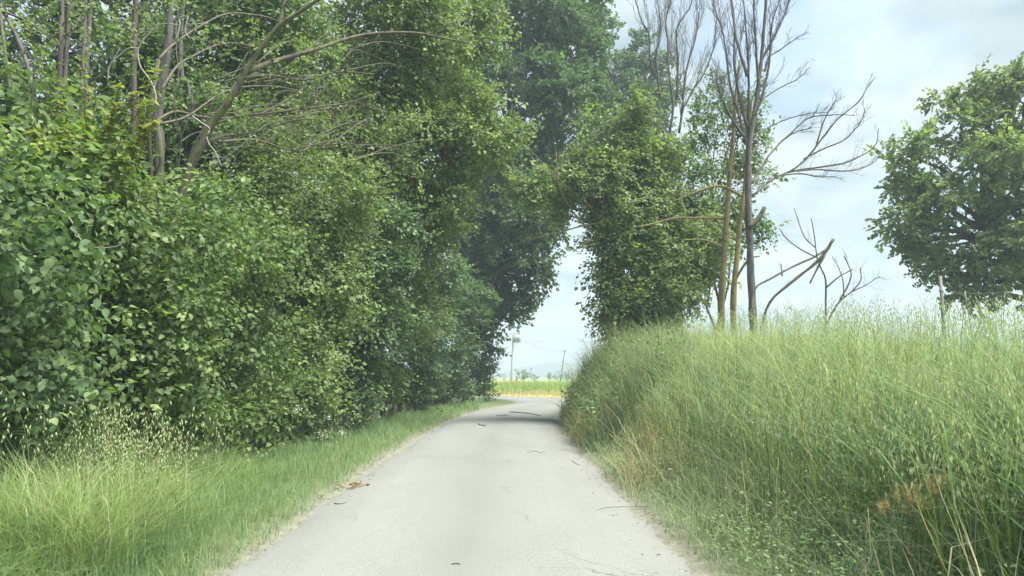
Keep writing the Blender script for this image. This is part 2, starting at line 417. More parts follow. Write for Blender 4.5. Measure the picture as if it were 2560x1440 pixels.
# ------------------------------------------------------------------ foliage
T_DIA = (np.array([[0, 0, 0], [.40, .45, .10], [0, 1, -.12], [-.40, .45, .10]]), np.array([[0, 1, 2], [0, 2, 3]]))
T_RND = (np.array([[0, 0, 0], [.31, .2, .10], [.35, .52, .08], [0, 1.08, -.22], [-.35, .52, .08], [-.31, .2, .10]]),
         np.array([[0, 1, 2], [0, 2, 3], [0, 3, 4], [0, 4, 5]]))
def big_leaf(seed):
    """toothed broad leaf with a folded midrib"""
    r = np.random.default_rng(seed)
    ys = [0, .08, .28, .5, .7, .86, 1.0]; ws = [0.03, .25, .37, .37, .27, .12, 0.0]
    v = []
    for y_, w_ in zip(ys, ws):
        z = -0.25 * y_ ** 2 * r.uniform(.5, 1.3)
        v += [[-w_ * r.uniform(.92, 1.08), y_ + r.uniform(-.02, .02), z + w_ * .22], [0, y_, z], [w_ * r.uniform(.92, 1.08), y_ + r.uniform(-.02, .02), z + w_ * .22]]
    f = []
    for i in range(len(ys) - 1):
        a = i * 3
        f += [[a, a + 1, a + 4], [a, a + 4, a + 3], [a + 1, a + 2, a + 5], [a + 1, a + 5, a + 4]]
    return np.array(v), np.array(f)

def make_spray(r, nleaf, Ls, ang=0.9, droop=0.35, jit=0.35):
    t = (np.arange(nleaf) + 0.6) / nleaf
    side = np.where(np.arange(nleaf) % 2 == 0, 1.0, -1.0)
    a = ang * (1 - 0.55 * t) * side + r.normal(0, 0.2, nleaf)
    a[-1] *= 0.2
    pos = np.stack([0.03 * side * Ls, t * Ls, -0.22 * Ls * t * t], -1) + r.normal(0, 0.05 * Ls, (nleaf, 3))
    y = norm(np.stack([np.sin(a), np.cos(a), -droop * r.uniform(0.2, 1.6, nleaf)], -1))
    z = np.tile([0, 0, 1.0], (nleaf, 1)) + r.normal(0, jit, (nleaf, 3))
    x = norm(np.cross(y, z)); z = np.cross(x, y)
    R = np.stack([x, y, z], -1)
    return pos, R, r.uniform(0.72, 1.15, nleaf) * (1 - 0.25 * t), t

def noise3(p, f, ph):
    return (np.sin(p[:, 0] * f + ph + 1.7 * np.sin(p[:, 1] * f * .8 + ph)) + np.sin(p[:, 1] * f * 1.1 - ph + 1.5 * np.sin(p[:, 2] * f * .9 + 2 * ph))
            + np.sin(p[:, 2] * f * 1.05 + 3 * ph + 1.6 * np.sin(p[:, 0] * f * .85 - ph))) / 3

def crown_leaves(lobes, dens, leaf, spray_n=12, spray_len=0.45, seed=0, shell=(0.72, 1.08), gap=-0.45, back=0.3, droop=0.35,
                 young=0.15, pal=None, nfreq=2.2, up=0.8, jit=0.35, inner=0.25, sub=7, inner_sc=1.5):
    """leaf sprays spread through the outer shell of every lobe"""
    r = np.random.default_rng(seed)
    sprays = [make_spray(r, spray_n, spray_len, droop=droop, jit=jit) for _ in range(7)]
    C = np.array([l[0] for l in lobes]); RR = np.array([l[1] for l in lobes])
    P, R, S = [], [], []
    pts, nrm, inn = [], [], []
    if sub:
        c2, r2_ = [], []
        for c_, q_ in zip(C, RR):
            c2.append(c_); r2_.append(q_ * 0.72)
            for d_ in norm(r.normal(0, 1, (sub, 3)) + np.array([0, 0, 0.15])):
                c2.append(c_ + d_ * q_ * r.uniform(0.55, 0.95)); r2_.append(q_ * r.uniform(0.25, 0.52) * np.array([1.1, 1.1, 0.8]))
        C, RR = np.array(c2), np.array(r2_)
        dens = dens * 0.95
        leaf = leaf * 1.05
    nl = len(C)
    for i in range(nl):
        a, b_, c_ = RR[i]
        area = 4 * math.pi * (((a * b_) ** 1.6 + (a * c_) ** 1.6 + (b_ * c_) ** 1.6) / 3) ** (1 / 1.6)
        n = int(area * dens)
        if n < 3: n = 3
        d = norm(r.normal(0, 1, (n, 3)))
        rad = np.where(r.random(n) < inner, r.uniform(0.25, shell[0], n), r.uniform(shell[0], shell[1], n))
        q = C[i] + d * rad[:, None] * RR[i]
        nn = norm(d / RR[i])
        q = q + nn * (0.30 * min(a, c_) * noise3(q, 3.6 / max(a, 0.3), seed * 1.3 + i))[:, None]
        keep = noise3(q, nfreq, seed + 0.7 * i) > gap
        near_ = np.where(np.linalg.norm((C - C[i]), axis=1) < RR.max(1) + RR[i].max())[0]
        for j in near_:
            if j != i:
                keep &= (np.linalg.norm((q - C[j]) / RR[j], axis=1) > 0.62)
        toward = np.einsum('ij,ij->i', nn, norm(CAM - q))
        keep &= (r.random(n) < np.where(toward > -0.15, 1.0, back)) & (r.random(n) < np.where(nn[:, 2] < -0.25, 0.45, 1.0))
        pts.append(q[keep]); nrm.append(nn[keep]); inn.append((rad < shell[0])[keep])
    q = np.vstack(pts); nn = np.vstack(nrm); n = len(q)
    tang = norm(np.cross(nn, r.normal(0, 1, (n, 3))))
    y = norm(tang + 0.45 * nn + np.array([0, 0, 0.15]) + r.normal(0, .25, (n, 3)))
    z = nn * 0.75 + np.array([0, 0, up]) + r.normal(0, 0.3, (n, 3))
    x = norm(np.cross(y, z)); z = np.cross(x, y)
    RS = np.stack([x, y, z], -1)
    var = r.integers(0, len(sprays), n); sc = r.uniform(0.7, 1.25, n) * np.where(np.concatenate(inn), inner_sc, 1.0)
    bright = r.normal(1, 0.16, n)
    youngs = r.random(n) < young
    pal = pal or PAL_GREEN
    out_c = []
    for k_, (sp, sR, ss, st) in enumerate(sprays):
        m_ = var == k_
        if not m_.any(): continue
        A, B, s_ = RS[m_], q[m_], sc[m_]
        pp = B[:, None] + np.einsum('mij,nj->mni', A, sp) * s_[:, None, None]
        rr = np.einsum('mij,njk->mnik', A, sR)
        sz = s_[:, None] * ss[None] * leaf
        P.append(pp.reshape(-1, 3)); R.append(rr.reshape(-1, 3, 3)); S.append(sz.ravel())
        mixv = r.random(sz.shape)[..., None]
        cc = np.array(pal[0]) * (1 - mixv) + np.array(pal[1]) * mixv
        yg = (youngs[m_][:, None] * np.clip((st[None] - 0.25) / 0.5, 0, 1) * r.uniform(0.4, 1.0, sz.shape))[..., None]
        yg = np.maximum(yg, (0.45 * np.clip((st[None] - 0.7) / 0.3, 0, 1) * r.random(sz.shape))[..., None])
        cc = cc * (1 - yg) + np.array(pal[2]) * yg
        cc = cc * bright[m_][:, None, None] * r.normal(1, 0.1, sz.shape)[..., None]
        out_c.append(np.clip(cc, 0.01, 0.6).reshape(-1, 3))
    return np.vstack(P), np.vstack(R), np.concatenate(S), np.vstack(out_c)

def leaf_mesh(name, P, R, S, C, tmpl, mat=None):
    tv, tf = tmpl
    v = (P[:, None] + S[:, None, None] * np.einsum('mij,nj->mni', R, tv)).reshape(-1, 3)
    f = (np.arange(len(P))[:, None, None] * len(tv) + tf[None]).reshape(-1, 3)
    return mesh_tri(name, v, f, np.repeat(C, len(tv), axis=0), mat or M_LEAF)

PAL_GREEN = [(0.102, 0.162, 0.066), (0.152, 0.222, 0.088), (0.24, 0.3, 0.11)]
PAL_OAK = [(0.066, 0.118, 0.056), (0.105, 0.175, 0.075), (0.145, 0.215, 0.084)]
PAL_OLIVE = [(0.14, 0.195, 0.08), (0.2, 0.265, 0.102), (0.28, 0.33, 0.12)]
PAL_BLUE = [(0.085, 0.142, 0.07), (0.13, 0.2, 0.094), (0.2, 0.27, 0.108)]
PAL_YEL = [(0.1, 0.17, 0.05), (0.165, 0.245, 0.07), (0.3, 0.33, 0.085)]

def lobe(x, y, r_, Y, dz=1.0, squash=1.0):
    w = 1.08 * r_ * Y / F
    return (pix(x, y, Y), np.array([w, w * dz, w * squash]))

def limb(g, a, b, ra, rb, r, n=7, wig=0.08, sag=0.0, sides=6):
    a, b = np.asarray(a, float), np.asarray(b, float); Lg = np.linalg.norm(b - a)
    t = np.linspace(0, 1, n)[:, None]
    p = a + (b - a) * t
    w = r.normal(0, 1, (n, 3)); w = np.cumsum(w, axis=0); w = w - w[0] - (w[-1] - w[0]) * t
    p = p + w * wig * Lg / math.sqrt(n) + np.array([0, 0, 1]) * (sag * Lg * np.sin(math.pi * t))
    g.tube(p, ra + (rb - ra) * t[:, 0], sides)
    return p

def twigs(g, path, r, n, length, rad, depth=1, spread=0.9, upw=0.2, t0=0.25, sides=4, wig=0.12):
    """side twigs along a path, recursively"""
    path = np.asarray(path)
    for _ in range(n):
        t = t0 + (1 - t0) * r.random()
        i = min(int(t * (len(path) - 1)), len(path) - 2)
        p0 = path[i] + (path[i + 1] - path[i]) * (t * (len(path) - 1) - i)
        d = norm(path[i + 1] - path[i])
        d = norm(d + spread * norm(r.normal(0, 1, 3)) + np.array([0, 0, upw]))
        Lg = length * r.uniform(0.5, 1.2) * (1.15 - 0.6 * t)
        q = limb(g, p0, p0 + d * Lg, rad, rad * 0.3, r, 6, wig, 0.04, sides)
        if depth > 0:
            twigs(g, q, r, max(2, n // 3), length * 0.45, rad * 0.62, depth - 1, spread, upw, 0.3, 3, wig)

def stems_for(lobes, base, r, rad, mat, nstem=1, sides=7, thr=3):
    """trunk(s) from the ground with a limb into every lobe and thin twigs beyond"""
    g = Geo()
    C = np.array([l[0] for l in lobes]); base = np.asarray(base, float)
    cen = C.mean(0)
    if nstem == 1:
        top = base * 0.25 + cen * 0.75
        tr = limb(g, base - [0, 0, 0.15], top, rad, rad * 0.55, r, 9, 0.07, sides=9)
        nodes = tr[3:]
    else:
        nodes = []
        for k_ in range(nstem):
            b0 = base + np.array([r.uniform(-.3, .3), r.uniform(-.3, .3), -0.15])
            tgt = C[r.integers(len(C))] * 0.6 + base * 0.4
            nodes.append(limb(g, b0, tgt, rad * r.uniform(.6, 1), rad * 0.35, r, 7, 0.08, sides=6)[2:])
        nodes = np.vstack(nodes)
    for (c, rr) in lobes:
        dd = np.linalg.norm(nodes - c, axis=1) + 0.6 * np.maximum(nodes[:, 2] - c[2], 0)
        st = nodes[int(np.argmin(dd))]
        p = limb(g, st, c, rad * 0.42, rad * 0.13, r, 7, 0.1, 0.05, 5)
        for _ in range(thr):
            e = c + norm(r.normal(0, 1, 3)) * rr * r.uniform(0.5, 0.95)
            limb(g, p[r.integers(2, 7)], e, rad * 0.13, rad * 0.04, r, 5, 0.12, 0, 4)
    return g.mesh("stem", mat, True)

def tree(name, label, cat, lobes, base, leaf, dens, seed, rad=0.1, mat=None, nstem=1, tmpl=T_DIA, group=None, crown='crown', **kw):
    r = np.random.default_rng(seed)
    base = np.array([base[0], base[1], float(ground_z(np.array([base[0]]), np.array([base[1]]))[0])])
    t = thing(name, label, cat, base, group)
    link("trunk" if nstem == 1 else "stems", stems_for(lobes, base, r, rad, mat or M_DARK, nstem), t)
    P, R, S, C = crown_leaves(lobes, dens, leaf, seed=seed, **kw)
    return t, P, R, S, C

def finish(t, P, R, S, C, tmpl=T_DIA, name="crown"):
    o = link(name, leaf_mesh(name, P, R, S, C, tmpl), t)
    o["kind"] = "stuff"
    global NLEAF
    NLEAF += len(P)
    return o
NLEAF = 0

def project(p):
    d = p - CAM
    z = d @ FWD
    return 1280 + F * (d @ RT) / z, 720 - F * (d @ UP) / z, z

BIG = []
for k_ in range(5):
    v, f = big_leaf(k_)
    c0 = [(0.105, 0.165, 0.07), (0.12, 0.185, 0.078), (0.14, 0.21, 0.085), (0.17, 0.24, 0.092), (0.22, 0.285, 0.105)][k_]
    BIG.append(mesh_tri("broad_leaf", v, f, np.array(c0), M_LEAF, True))

def big_leaf_objects(t, P, R, S, C, count, cell=26):
    """the leaves that show largest become objects of their own; returns a mask of the leaves left over"""
    x, y, z = project(P)
    order = np.argsort(z); seen = set(); pick = []
    for i in order:
        if not (0 < x[i] < 2560 and 0 < y[i] < 1440): continue
        key = (int(x[i] // cell), int(y[i] // cell))
        if key in seen: continue
        seen.add(key); pick.append(i)
    sz = S[pick] / z[pick]
    pick = np.array(pick)[np.argsort(-sz)][:count]
    mask = np.ones(len(P), bool); mask[pick] = False
    for i in pick:
        o = bpy.data.objects.new("leaf", BIG[int(np.clip((C[i, 1] - 0.12) / 0.04, 0, 4))])
        COL.objects.link(o); o.parent = t
        M = Matrix([[*(R[i, 0] * S[i] * 1.0), P[i, 0] - t.location[0]], [*(R[i, 1] * S[i] * 1.0), P[i, 1] - t.location[1]],
                    [*(R[i, 2] * S[i] * 1.0), P[i, 2] - t.location[2]], [0, 0, 0, 1]])
        o.matrix_basis = M
    return mask

# --- near broad-leaved shrubs at the left
near = [
    ("hazel_bush", "nearest broad-leaved bush cut by the left edge of the photo behind the oats", 6.2,
     [(50, 700, 190), (20, 900, 190), (-170, 760, 260), (110, 1030, 150), (-120, 1000, 220), (-20, 560, 150)], (-5.0, 6.3), PAL_BLUE, 0.078),
    ("hazel_bush", "large broad-leaved bush with pale new leaves behind the tall wild oats", 7.9,
     [(300, 560, 150), (430, 640, 150), (250, 720, 150), (430, 810, 130), (320, 900, 150), (450, 960, 105), (280, 1060, 120), (480, 1090, 80), (180, 820, 130), (160, 610, 130)], (-4.9, 8.1), PAL_GREEN, 0.074),
    ("hazel_bush", "broad-leaved bush overhanging the verge right of the tall wild oats", 10.0,
     [(620, 600, 120), (560, 720, 130), (650, 820, 120), (560, 960, 110), (670, 980, 100), (600, 1080, 70), (690, 690, 90), (500, 560, 110)], (-4.7, 10.2), PAL_GREEN, 0.07),
]
for k_, (nm, lb, Y, lo, base, pal, lf) in enumerate(near):
    lobes = [lobe(x, y, r_, Y + 0.35 * ((i * 37) % 5 - 2) / 2) for i, (x, y, r_) in enumerate(lo)]
    t, P, R, S, C = tree(nm, lb, "bush", lobes, base, lf, 64, 30 + k_, rad=0.045, nstem=6, group="broad-leaved bushes at the front of the hedge",
                         spray_n=10, spray_len=0.5, droop=0.95, pal=pal, young=0.42, jit=0.75, gap=-0.25, nfreq=2.6, inner=0.3, inner_sc=1.0)
    mask = big_leaf_objects(t, P, R, S, C, [130, 260, 200][k_])
    finish(t, P[mask], R[mask], S[mask], C[mask], T_RND, "foliage")

# --- maple with yellow-green upright shoots
lobes = [lobe(150, 460, 95, 7.2), lobe(280, 460, 85, 7.4), lobe(60, 500, 100, 7.0), lobe(220, 400, 55, 7.3), lobe(330, 500, 60, 7.5), lobe(-60, 430, 110, 6.8)]
t, P, R, S, C = tree("field_maple", "small maple with upright yellow-green young shoots at upper left", "maple", lobes, (-5.1, 7.6), 0.08, 50, 41, rad=0.05, nstem=4,
                     spray_n=10, spray_len=0.4, droop=0.45, pal=PAL_YEL, young=0.5, gap=-0.3, nfreq=3.0)
finish(t, P, R, S, C, T_RND, "foliage")
r = np.random.default_rng(5)
for (x0, y0, x1, y1) in [(213, 360, 203, 150), (270, 370, 385, 180), (290, 380, 390, 300), (230, 330, 345, 230), (180, 350, 150, 250), (90, 380, 80, 330), (320, 400, 375, 250), (265, 330, 300, 215)]:
    g = Geo(); a, b_ = pix(x0, y0 + 40, 7.1), pix(x1, y1, 7.0)
    p = limb(g, a, b_, 0.006, 0.003, r, 13, 0.03, 0, 5)
    sh = link("shoot", g.mesh("shoot", M_TWIG, True), t)
    pp, rr, ss, cc = [], [], [], []
    for q in p[1:]:
        for sgn in (-1, 1, 0.4):
            d = norm(np.array([sgn * r.uniform(.5, 1), r.uniform(-.6, .3), r.uniform(-.45, .35)]))
            z = norm(np.array([0, -0.4, 1.0]) + r.normal(0, .3, 3)); x = norm(np.cross(d, z)); z = np.cross(x, d)
            pp.append(q); rr.append(np.stack([x, d, z], -1)); ss.append(r.uniform(.06, .11)); cc.append(np.array([.25, .27, .055]) * r.uniform(.7, 1.15))
    o = link("young_leaves", leaf_mesh("young_leaves", np.array(pp), np.array(rr), np.array(ss), np.array(cc), T_RND), sh)
    o["kind"] = "stuff"

# --- hedge shrubs further along
hedge = [
    ("elm_bush", "elm bush beside the verge just past the broad-leaved bushes", 13, [(700, 520, 140), (790, 640, 120), (770, 780, 120), (740, 900, 110), (760, 1010, 80), (690, 1070, 60), (840, 520, 100), (700, 400, 110)], (-4.9, 13.2), PAL_OLIVE, 0.062),
    ("elm_bush", "elm bush above the white flower heads at the foot of the hedge", 16, [(860, 690, 110), (900, 820, 100), (860, 920, 90), (870, 1010, 55), (930, 590, 110), (800, 620, 90)], (-5.0, 16.5), PAL_BLUE, 0.075),
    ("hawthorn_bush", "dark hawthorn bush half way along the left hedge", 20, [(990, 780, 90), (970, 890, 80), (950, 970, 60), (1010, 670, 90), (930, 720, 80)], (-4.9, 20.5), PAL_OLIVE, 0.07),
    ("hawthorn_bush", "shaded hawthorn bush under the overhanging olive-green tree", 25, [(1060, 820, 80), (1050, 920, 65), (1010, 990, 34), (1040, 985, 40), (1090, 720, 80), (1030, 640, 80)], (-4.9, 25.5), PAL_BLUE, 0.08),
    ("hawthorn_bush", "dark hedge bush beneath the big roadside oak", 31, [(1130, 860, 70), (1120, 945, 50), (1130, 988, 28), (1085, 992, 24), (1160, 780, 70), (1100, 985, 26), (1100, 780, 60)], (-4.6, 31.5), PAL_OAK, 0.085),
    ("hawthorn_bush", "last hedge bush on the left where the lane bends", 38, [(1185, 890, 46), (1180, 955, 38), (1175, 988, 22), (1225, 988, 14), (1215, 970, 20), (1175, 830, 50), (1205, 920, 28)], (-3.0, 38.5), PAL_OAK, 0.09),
]
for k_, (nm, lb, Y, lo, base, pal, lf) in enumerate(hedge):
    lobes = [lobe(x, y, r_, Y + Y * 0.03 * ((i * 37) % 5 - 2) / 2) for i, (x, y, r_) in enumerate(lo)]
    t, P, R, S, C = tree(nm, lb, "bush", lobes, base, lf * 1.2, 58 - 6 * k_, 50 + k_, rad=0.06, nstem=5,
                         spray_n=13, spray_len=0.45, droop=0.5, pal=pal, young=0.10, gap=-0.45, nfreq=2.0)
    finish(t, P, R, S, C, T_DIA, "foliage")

# --- second row behind the hedge, added to block light showing through
for k_, (lb, Y, X, pal) in enumerate([("added leafy filler bush blocking light deep behind the nearest broad-leaved bush", 7.5, -7.2, PAL_OAK), ("added leafy filler bush blocking light deep behind the large broad-leaved bush", 10.5, -6.9, PAL_GREEN), ("added leafy filler bush blocking light deep behind the elm bushes", 15, -6.9, PAL_OAK),
                                      ("added leafy filler bush blocking light deep behind the dark hawthorn", 21, -7.0, PAL_OAK), ("added leafy filler bush blocking light deep behind the shaded hawthorn", 28, -7.0, PAL_OAK)]):
    s_ = 1 + Y * .02
    lobes = [(np.array([X + a_ * .7, Y + b__ * s_, z_ * (1 + Y * .035)]), np.array([1.0, 1.25 * s_, 0.95 * (1 + Y * .035)])) for a_, b__, z_ in [(0, -1.2, .7), (0, 0.3, .8), (-.3, 1.6, .7), (0, -.8, 2.0), (.2, .9, 2.1), (-.2, 1.9, 1.9), (0, 0, 3.2), (.1, -1.3, 3.1), (-.2, 1.3, 3.2)]]
    t, P, R, S, C = tree("filler_bush", lb, "bush", lobes, (X, Y), .15, 13, 90 + k_, rad=0.06, nstem=5, spray_n=11, spray_len=.6, pal=pal, young=.05, gap=-.6)
    finish(t, P, R, S, C, T_DIA, "foliage")

# --- taller trees on the left
lobes = [lobe(x, y, r_, Y) for x, y, r_, Y in [(900, 300, 160, 17), (1050, 200, 150, 18), (800, 160, 150, 17.5), (1000, 60, 140, 18), (1130, 340, 110, 18), (1230, 370, 70, 18), (1120, 470, 100, 18.5),
         (960, 440, 120, 17.5), (1150, 100, 90, 18.5), (760, 340, 110, 16), (1040, 560, 90, 19), (1180, 280, 70, 18.2), (1290, 345, 30, 18), (900, -80, 150, 18), (1080, -90, 140, 18.5), (1210, 20, 40, 18.5), (1210, 120, 45, 18.5)]]
t, P, R, S, C = tree("elm_tree", "tall olive-green tree leaning out over the lane from the left hedge", "tree", lobes, (-5.6, 17.5), 0.10, 48, 61, rad=0.17, mat=M_MOSS,
                     spray_n=13, spray_len=0.55, droop=0.5, pal=PAL_OLIVE, young=0.25, gap=-0.4, nfreq=1.9)
finish(t, P, R, S, C)
lobes = [lobe(x, y, r_, Y) for x, y, r_, Y in [(40, 60, 150, 13), (60, 250, 110, 13.5), (250, 170, 130, 14), (430, 200, 130, 14), (560, 330, 120, 14), (560, 60, 140, 14.5), (230, 350, 110, 13), (700, 50, 130, 15),
         (420, 370, 120, 13), (330, 20, 130, 14.5), (650, 200, 120, 15), (560, 450, 110, 13), (-80, 150, 150, 13), (450, -90, 150, 15), (180, -80, 150, 14)]]
t, P, R, S, C = tree("hedgerow_tree", "leafy green tree behind the bare trunks at the upper left", "tree", lobes, (-8.2, 14), 0.10, 44, 62, rad=0.13, mat=M_GREY,
                     spray_n=13, spray_len=0.5, droop=0.4, pal=PAL_GREEN, young=0.15, gap=-0.25, nfreq=1.8)
finish(t, P, R, S, C)
lobes = [lobe(x, y, r_, Y) for x, y, r_, Y in [(300, 120, 100, 9.2), (480, 230, 100, 9.4), (110, 200, 90, 8.6), (620, 130, 110, 10.2), (720, 300, 100, 11), (440, 50, 100, 9.4), (580, 330, 80, 10), (30, 60, 100, 8.4), (800, 200, 90, 12), (200, 40, 90, 9)]]
t, P, R, S, C = tree("young_elm", "thin veil of light green young elm leaves before the upright trunks", "tree", lobes, (-6.2, 9.3), 0.07, 17, 68, rad=0.03, mat=M_GREY, nstem=4,
                     spray_n=9, spray_len=0.4, droop=0.5, pal=PAL_OLIVE, young=0.3, gap=0.12, nfreq=3.0, inner=0.4, inner_sc=1.0)
finish(t, P, R, S, C)
# --- oaks
lobes = [lobe(x, y, r_, Y) for x, y, r_, Y in [(1300, 60, 130, 37), (1420, 120, 110, 37), (1350, 280, 140, 36), (1450, 220, 80, 36), (1300, 450, 130, 36), (1250, 590, 110, 36), (1320, 615, 70, 35.5), (1200, 720, 95, 36),
         (1285, 740, 55, 36), (1345, 685, 36, 35.5), (1335, 755, 22, 35.5), (1215, 820, 44, 37), (1280, 800, 24, 36), (1210, 480, 110, 37), (1400, 20, 90, 38), (1400, 450, 85, 36.5), (1490, 150, 45, 36.5), (1370, 560, 44, 36),
         (1300, -80, 140, 38), (1235, 880, 18, 37.5), (1180, 620, 90, 37), (1160, 250, 110, 37)]]
t, P, R, S, C = tree("oak_tree", "big dark oak arching over the lane in the middle", "oak", lobes, (-4.3, 37), 0.18, 13.5, 63, rad=0.42, mat=M_DARK,
                     spray_n=15, spray_len=0.7, droop=0.35, pal=PAL_OAK, young=0.12, gap=-0.5, nfreq=1.3, jit=0.5)
finish(t, P, R, S, C)
lobes = [lobe(x, y, r_, Y) for x, y, r_, Y in [(1590, 170, 65, 52), (1640, 240, 60, 52), (1560, 270, 75, 51), (1620, 320, 60, 51), (1490, 95, 50, 50), (1450, 45, 45, 50), (1500, 380, 90, 51), (1600, 420, 80, 52), (1440, 440, 60, 51), (1590, 110, 26, 52), (1530, 170, 45, 51)]]
t, P, R, S, C = tree("oak_tree", "dark farther oak rising behind the bare grey stems", "oak", lobes, (7.2, 51.5), 0.22, 9.5, 64, rad=0.4, mat=M_DARK,
                     spray_n=15, spray_len=0.75, pal=PAL_OAK, young=0.04, gap=-0.35, nfreq=1.1, jit=0.5)
finish(t, P, R, S, C)
lobes = [lobe(x, y, r_, Y) for x, y, r_, Y in [(2560, 260, 100, 28), (2400, 320, 85, 28), (2300, 400, 65, 27.5), (2470, 430, 110, 27), (2330, 500, 75, 27), (2275, 560, 55, 27), (2400, 610, 100, 27.5), (2520, 640, 110, 27), (2330, 650, 50, 27.5),
         (2460, 710, 60, 27.5), (2700, 420, 170, 28), (2650, 660, 130, 28), (2365, 700, 40, 27.5), (2270, 470, 45, 27.5), (2550, 190, 45, 28), (2480, 240, 60, 28), (2250, 610, 22, 27.5), (2560, 520, 90, 27), (2430, 735, 22, 27.5), (2800, 560, 150, 29)]]
t, P, R, S, C = tree("oak_tree", "round green oak at the right edge behind the fence post", "oak", lobes, (23.5, 29), 0.17, 15, 65, rad=0.38, mat=M_DARK,
                     spray_n=15, spray_len=0.55, pal=PAL_OLIVE, young=0.2, gap=-0.2, nfreq=1.4, jit=0.5)
finish(t, P, R, S, C)
# --- elm on the right bank
lobes = [lobe(x, y, r_, Y) for x, y, r_, Y in [(1490, 320, 40, 21.5), (1590, 310, 42, 21.5), (1560, 400, 85, 21.5), (1650, 410, 70, 22), (1500, 480, 70, 21), (1600, 530, 115, 21.5), (1700, 490, 55, 22), (1690, 630, 85, 21.5), (1590, 670, 80, 21),
         (1525, 610, 46, 21), (1625, 770, 95, 21), (1560, 760, 50, 20.5), (1700, 750, 60, 21), (1425, 470, 50, 21), (1345, 475, 42, 21), (1290, 470, 24, 21), (1400, 535, 20, 21), (1520, 690, 26, 20.7), (1525, 810, 26, 20.5), (1590, 265, 18, 21.5), (1560, 830, 42, 20.5), (1640, 850, 60, 20.7), (1530, 740, 34, 20.5), (1560, 590, 90, 21), (1650, 700, 80, 21), (1740, 580, 48, 22), (1735, 690, 48, 21.5), (1700, 380, 40, 22), (1470, 420, 40, 21.3)]]
t, P, R, S, C = tree("elm_tree", "bushy elm on the right bank reaching towards the oak", "tree", lobes, (4.5, 21.3), 0.105, 58, 66, rad=0.12, mat=M_MOSS, nstem=4,
                     spray_n=14, spray_len=0.55, droop=0.5, pal=PAL_OLIVE, young=0.2, gap=-0.22, nfreq=2.0)
finish(t, P, R, S, C)
g = Geo(); r = np.random.default_rng(8)
for pl in ([(1500, 600), (1440, 540), (1400, 470), (1390, 380)], [(1480, 520), (1420, 470), (1380, 430), (1330, 380)], [(1560, 560), (1480, 560), (1400, 580), (1320, 600)], [(1520, 480), (1450, 450), (1470, 390)]):
    p = smooth_path([pix(x, y, 20.4) for x, y in pl], 4); g.tube(p, np.linspace(.035, .01, len(p)), 5)
    twigs(g, p, r, 5, 0.8, 0.006, 1)
link("bare_limbs", g.mesh("bare_limbs", M_LICH, True), t)
# --- sparse leafy tree behind the dead one
lobes = [lobe(x, y, r_, Y) for x, y, r_, Y in [(1800, 240, 50, 22.5), (1755, 330, 50, 22.5), (1850, 290, 50, 22.5), (1905, 240, 28, 22.5), (1750, 430, 50, 22), (1850, 430, 55, 22.5), (1830, 560, 55, 22.5), (1905, 590, 28, 22), (1780, 640, 60, 22), (1900, 350, 30, 22.5), (1770, 540, 50, 22)]]
t, P, R, S, C = tree("ash_tree", "thin sparsely leaved tree behind the yellow-lichened trunks", "tree", lobes, (6.6, 22.6), 0.10, 44, 67, rad=0.07, mat=M_MOSS, nstem=3,
                     spray_n=10, spray_len=0.45, droop=0.5, pal=PAL_GREEN, young=0.1, gap=-0.05, nfreq=2.6, back=0.8)
finish(t, P, R, S, C)

# ------------------------------------------------------------------ bare trunks and dead wood
def drawn(g, pl, Y, r0, r1, sides=7, n=4, wig=0.0, r=None):
    """tube through photo points at distance Y (or one distance per point); radii in photo pixels"""
    Ys = np.broadcast_to(np.asarray(Y, float), (len(pl),))
    p = smooth_path([pix(x, y, yy) for (x, y), yy in zip(pl, Ys)], n)
    if r is not None:
        k = p.shape[0]; w = np.cumsum(r.normal(0, 1, (k, 3)), axis=0); t = np.linspace(0, 1, k)[:, None]
        p = p + (w - w[-1] * t) * wig
    ym = float(Ys.mean())
    g.tube(p, np.linspace(r0, r1, len(p)) * ym / F, sides)
    return p

def gz(x, y): return float(ground_z(np.array([x]), np.array([y]))[0])

# leaning lichened tree on the left
r = np.random.default_rng(21)
Yl = 9.6
bx = pix(430, 560, Yl)
t = thing("leaning_tree", "leaning mossy bare trunk with forking limbs above the broad-leaved bushes", "tree", (bx[0] - .3, Yl, gz(bx[0] - .3, Yl)))
g = Geo(); base = np.array(t.location)
p = smooth_path([base - [0, 0, .1], pix(425, 640, Yl)] + [pix(x, y, Yl) for x, y in [(470, 437), (504, 363), (528, 312), (571, 255), (615, 181), (638, 141), (696, 67), (739, 37), (793, 0), (880, -60)]], 4)
g.tube(p, np.linspace(0.07, 0.024, len(p)), 9)
link("trunk", g.mesh("trunk", M_MOSS, True), t)
for pl, r0, r1 in [([(618, 180), (672, 158), (739, 138), (806, 118), (867, 97), (934, 84), (1035, 82), (1102, 94), (1170, 107)], 7, 2.5), ([(698, 64), (704, 35), (709, 0), (712, -50)], 6, 3),
                   ([(571, 255), (600, 200), (680, 190), (760, 200), (840, 180), (930, 185)], 4, 1.5), ([(528, 312), (600, 290), (680, 282), (760, 270), (860, 259), (950, 230)], 4, 1.5),
                   ([(510, 360), (560, 340), (640, 330), (740, 300), (850, 300)], 3.5, 1.2)]:
    g = Geo(); p = drawn(g, pl, np.linspace(Yl, Yl + (pl[-1][0] - pl[0][0]) / 190, len(pl)), r0, r1, 6)
    twigs(g, p, r, 9, 0.9, 0.007, 1, 0.9, 0.1)
    link("limb", g.mesh("limb", M_MOSS, True), t)

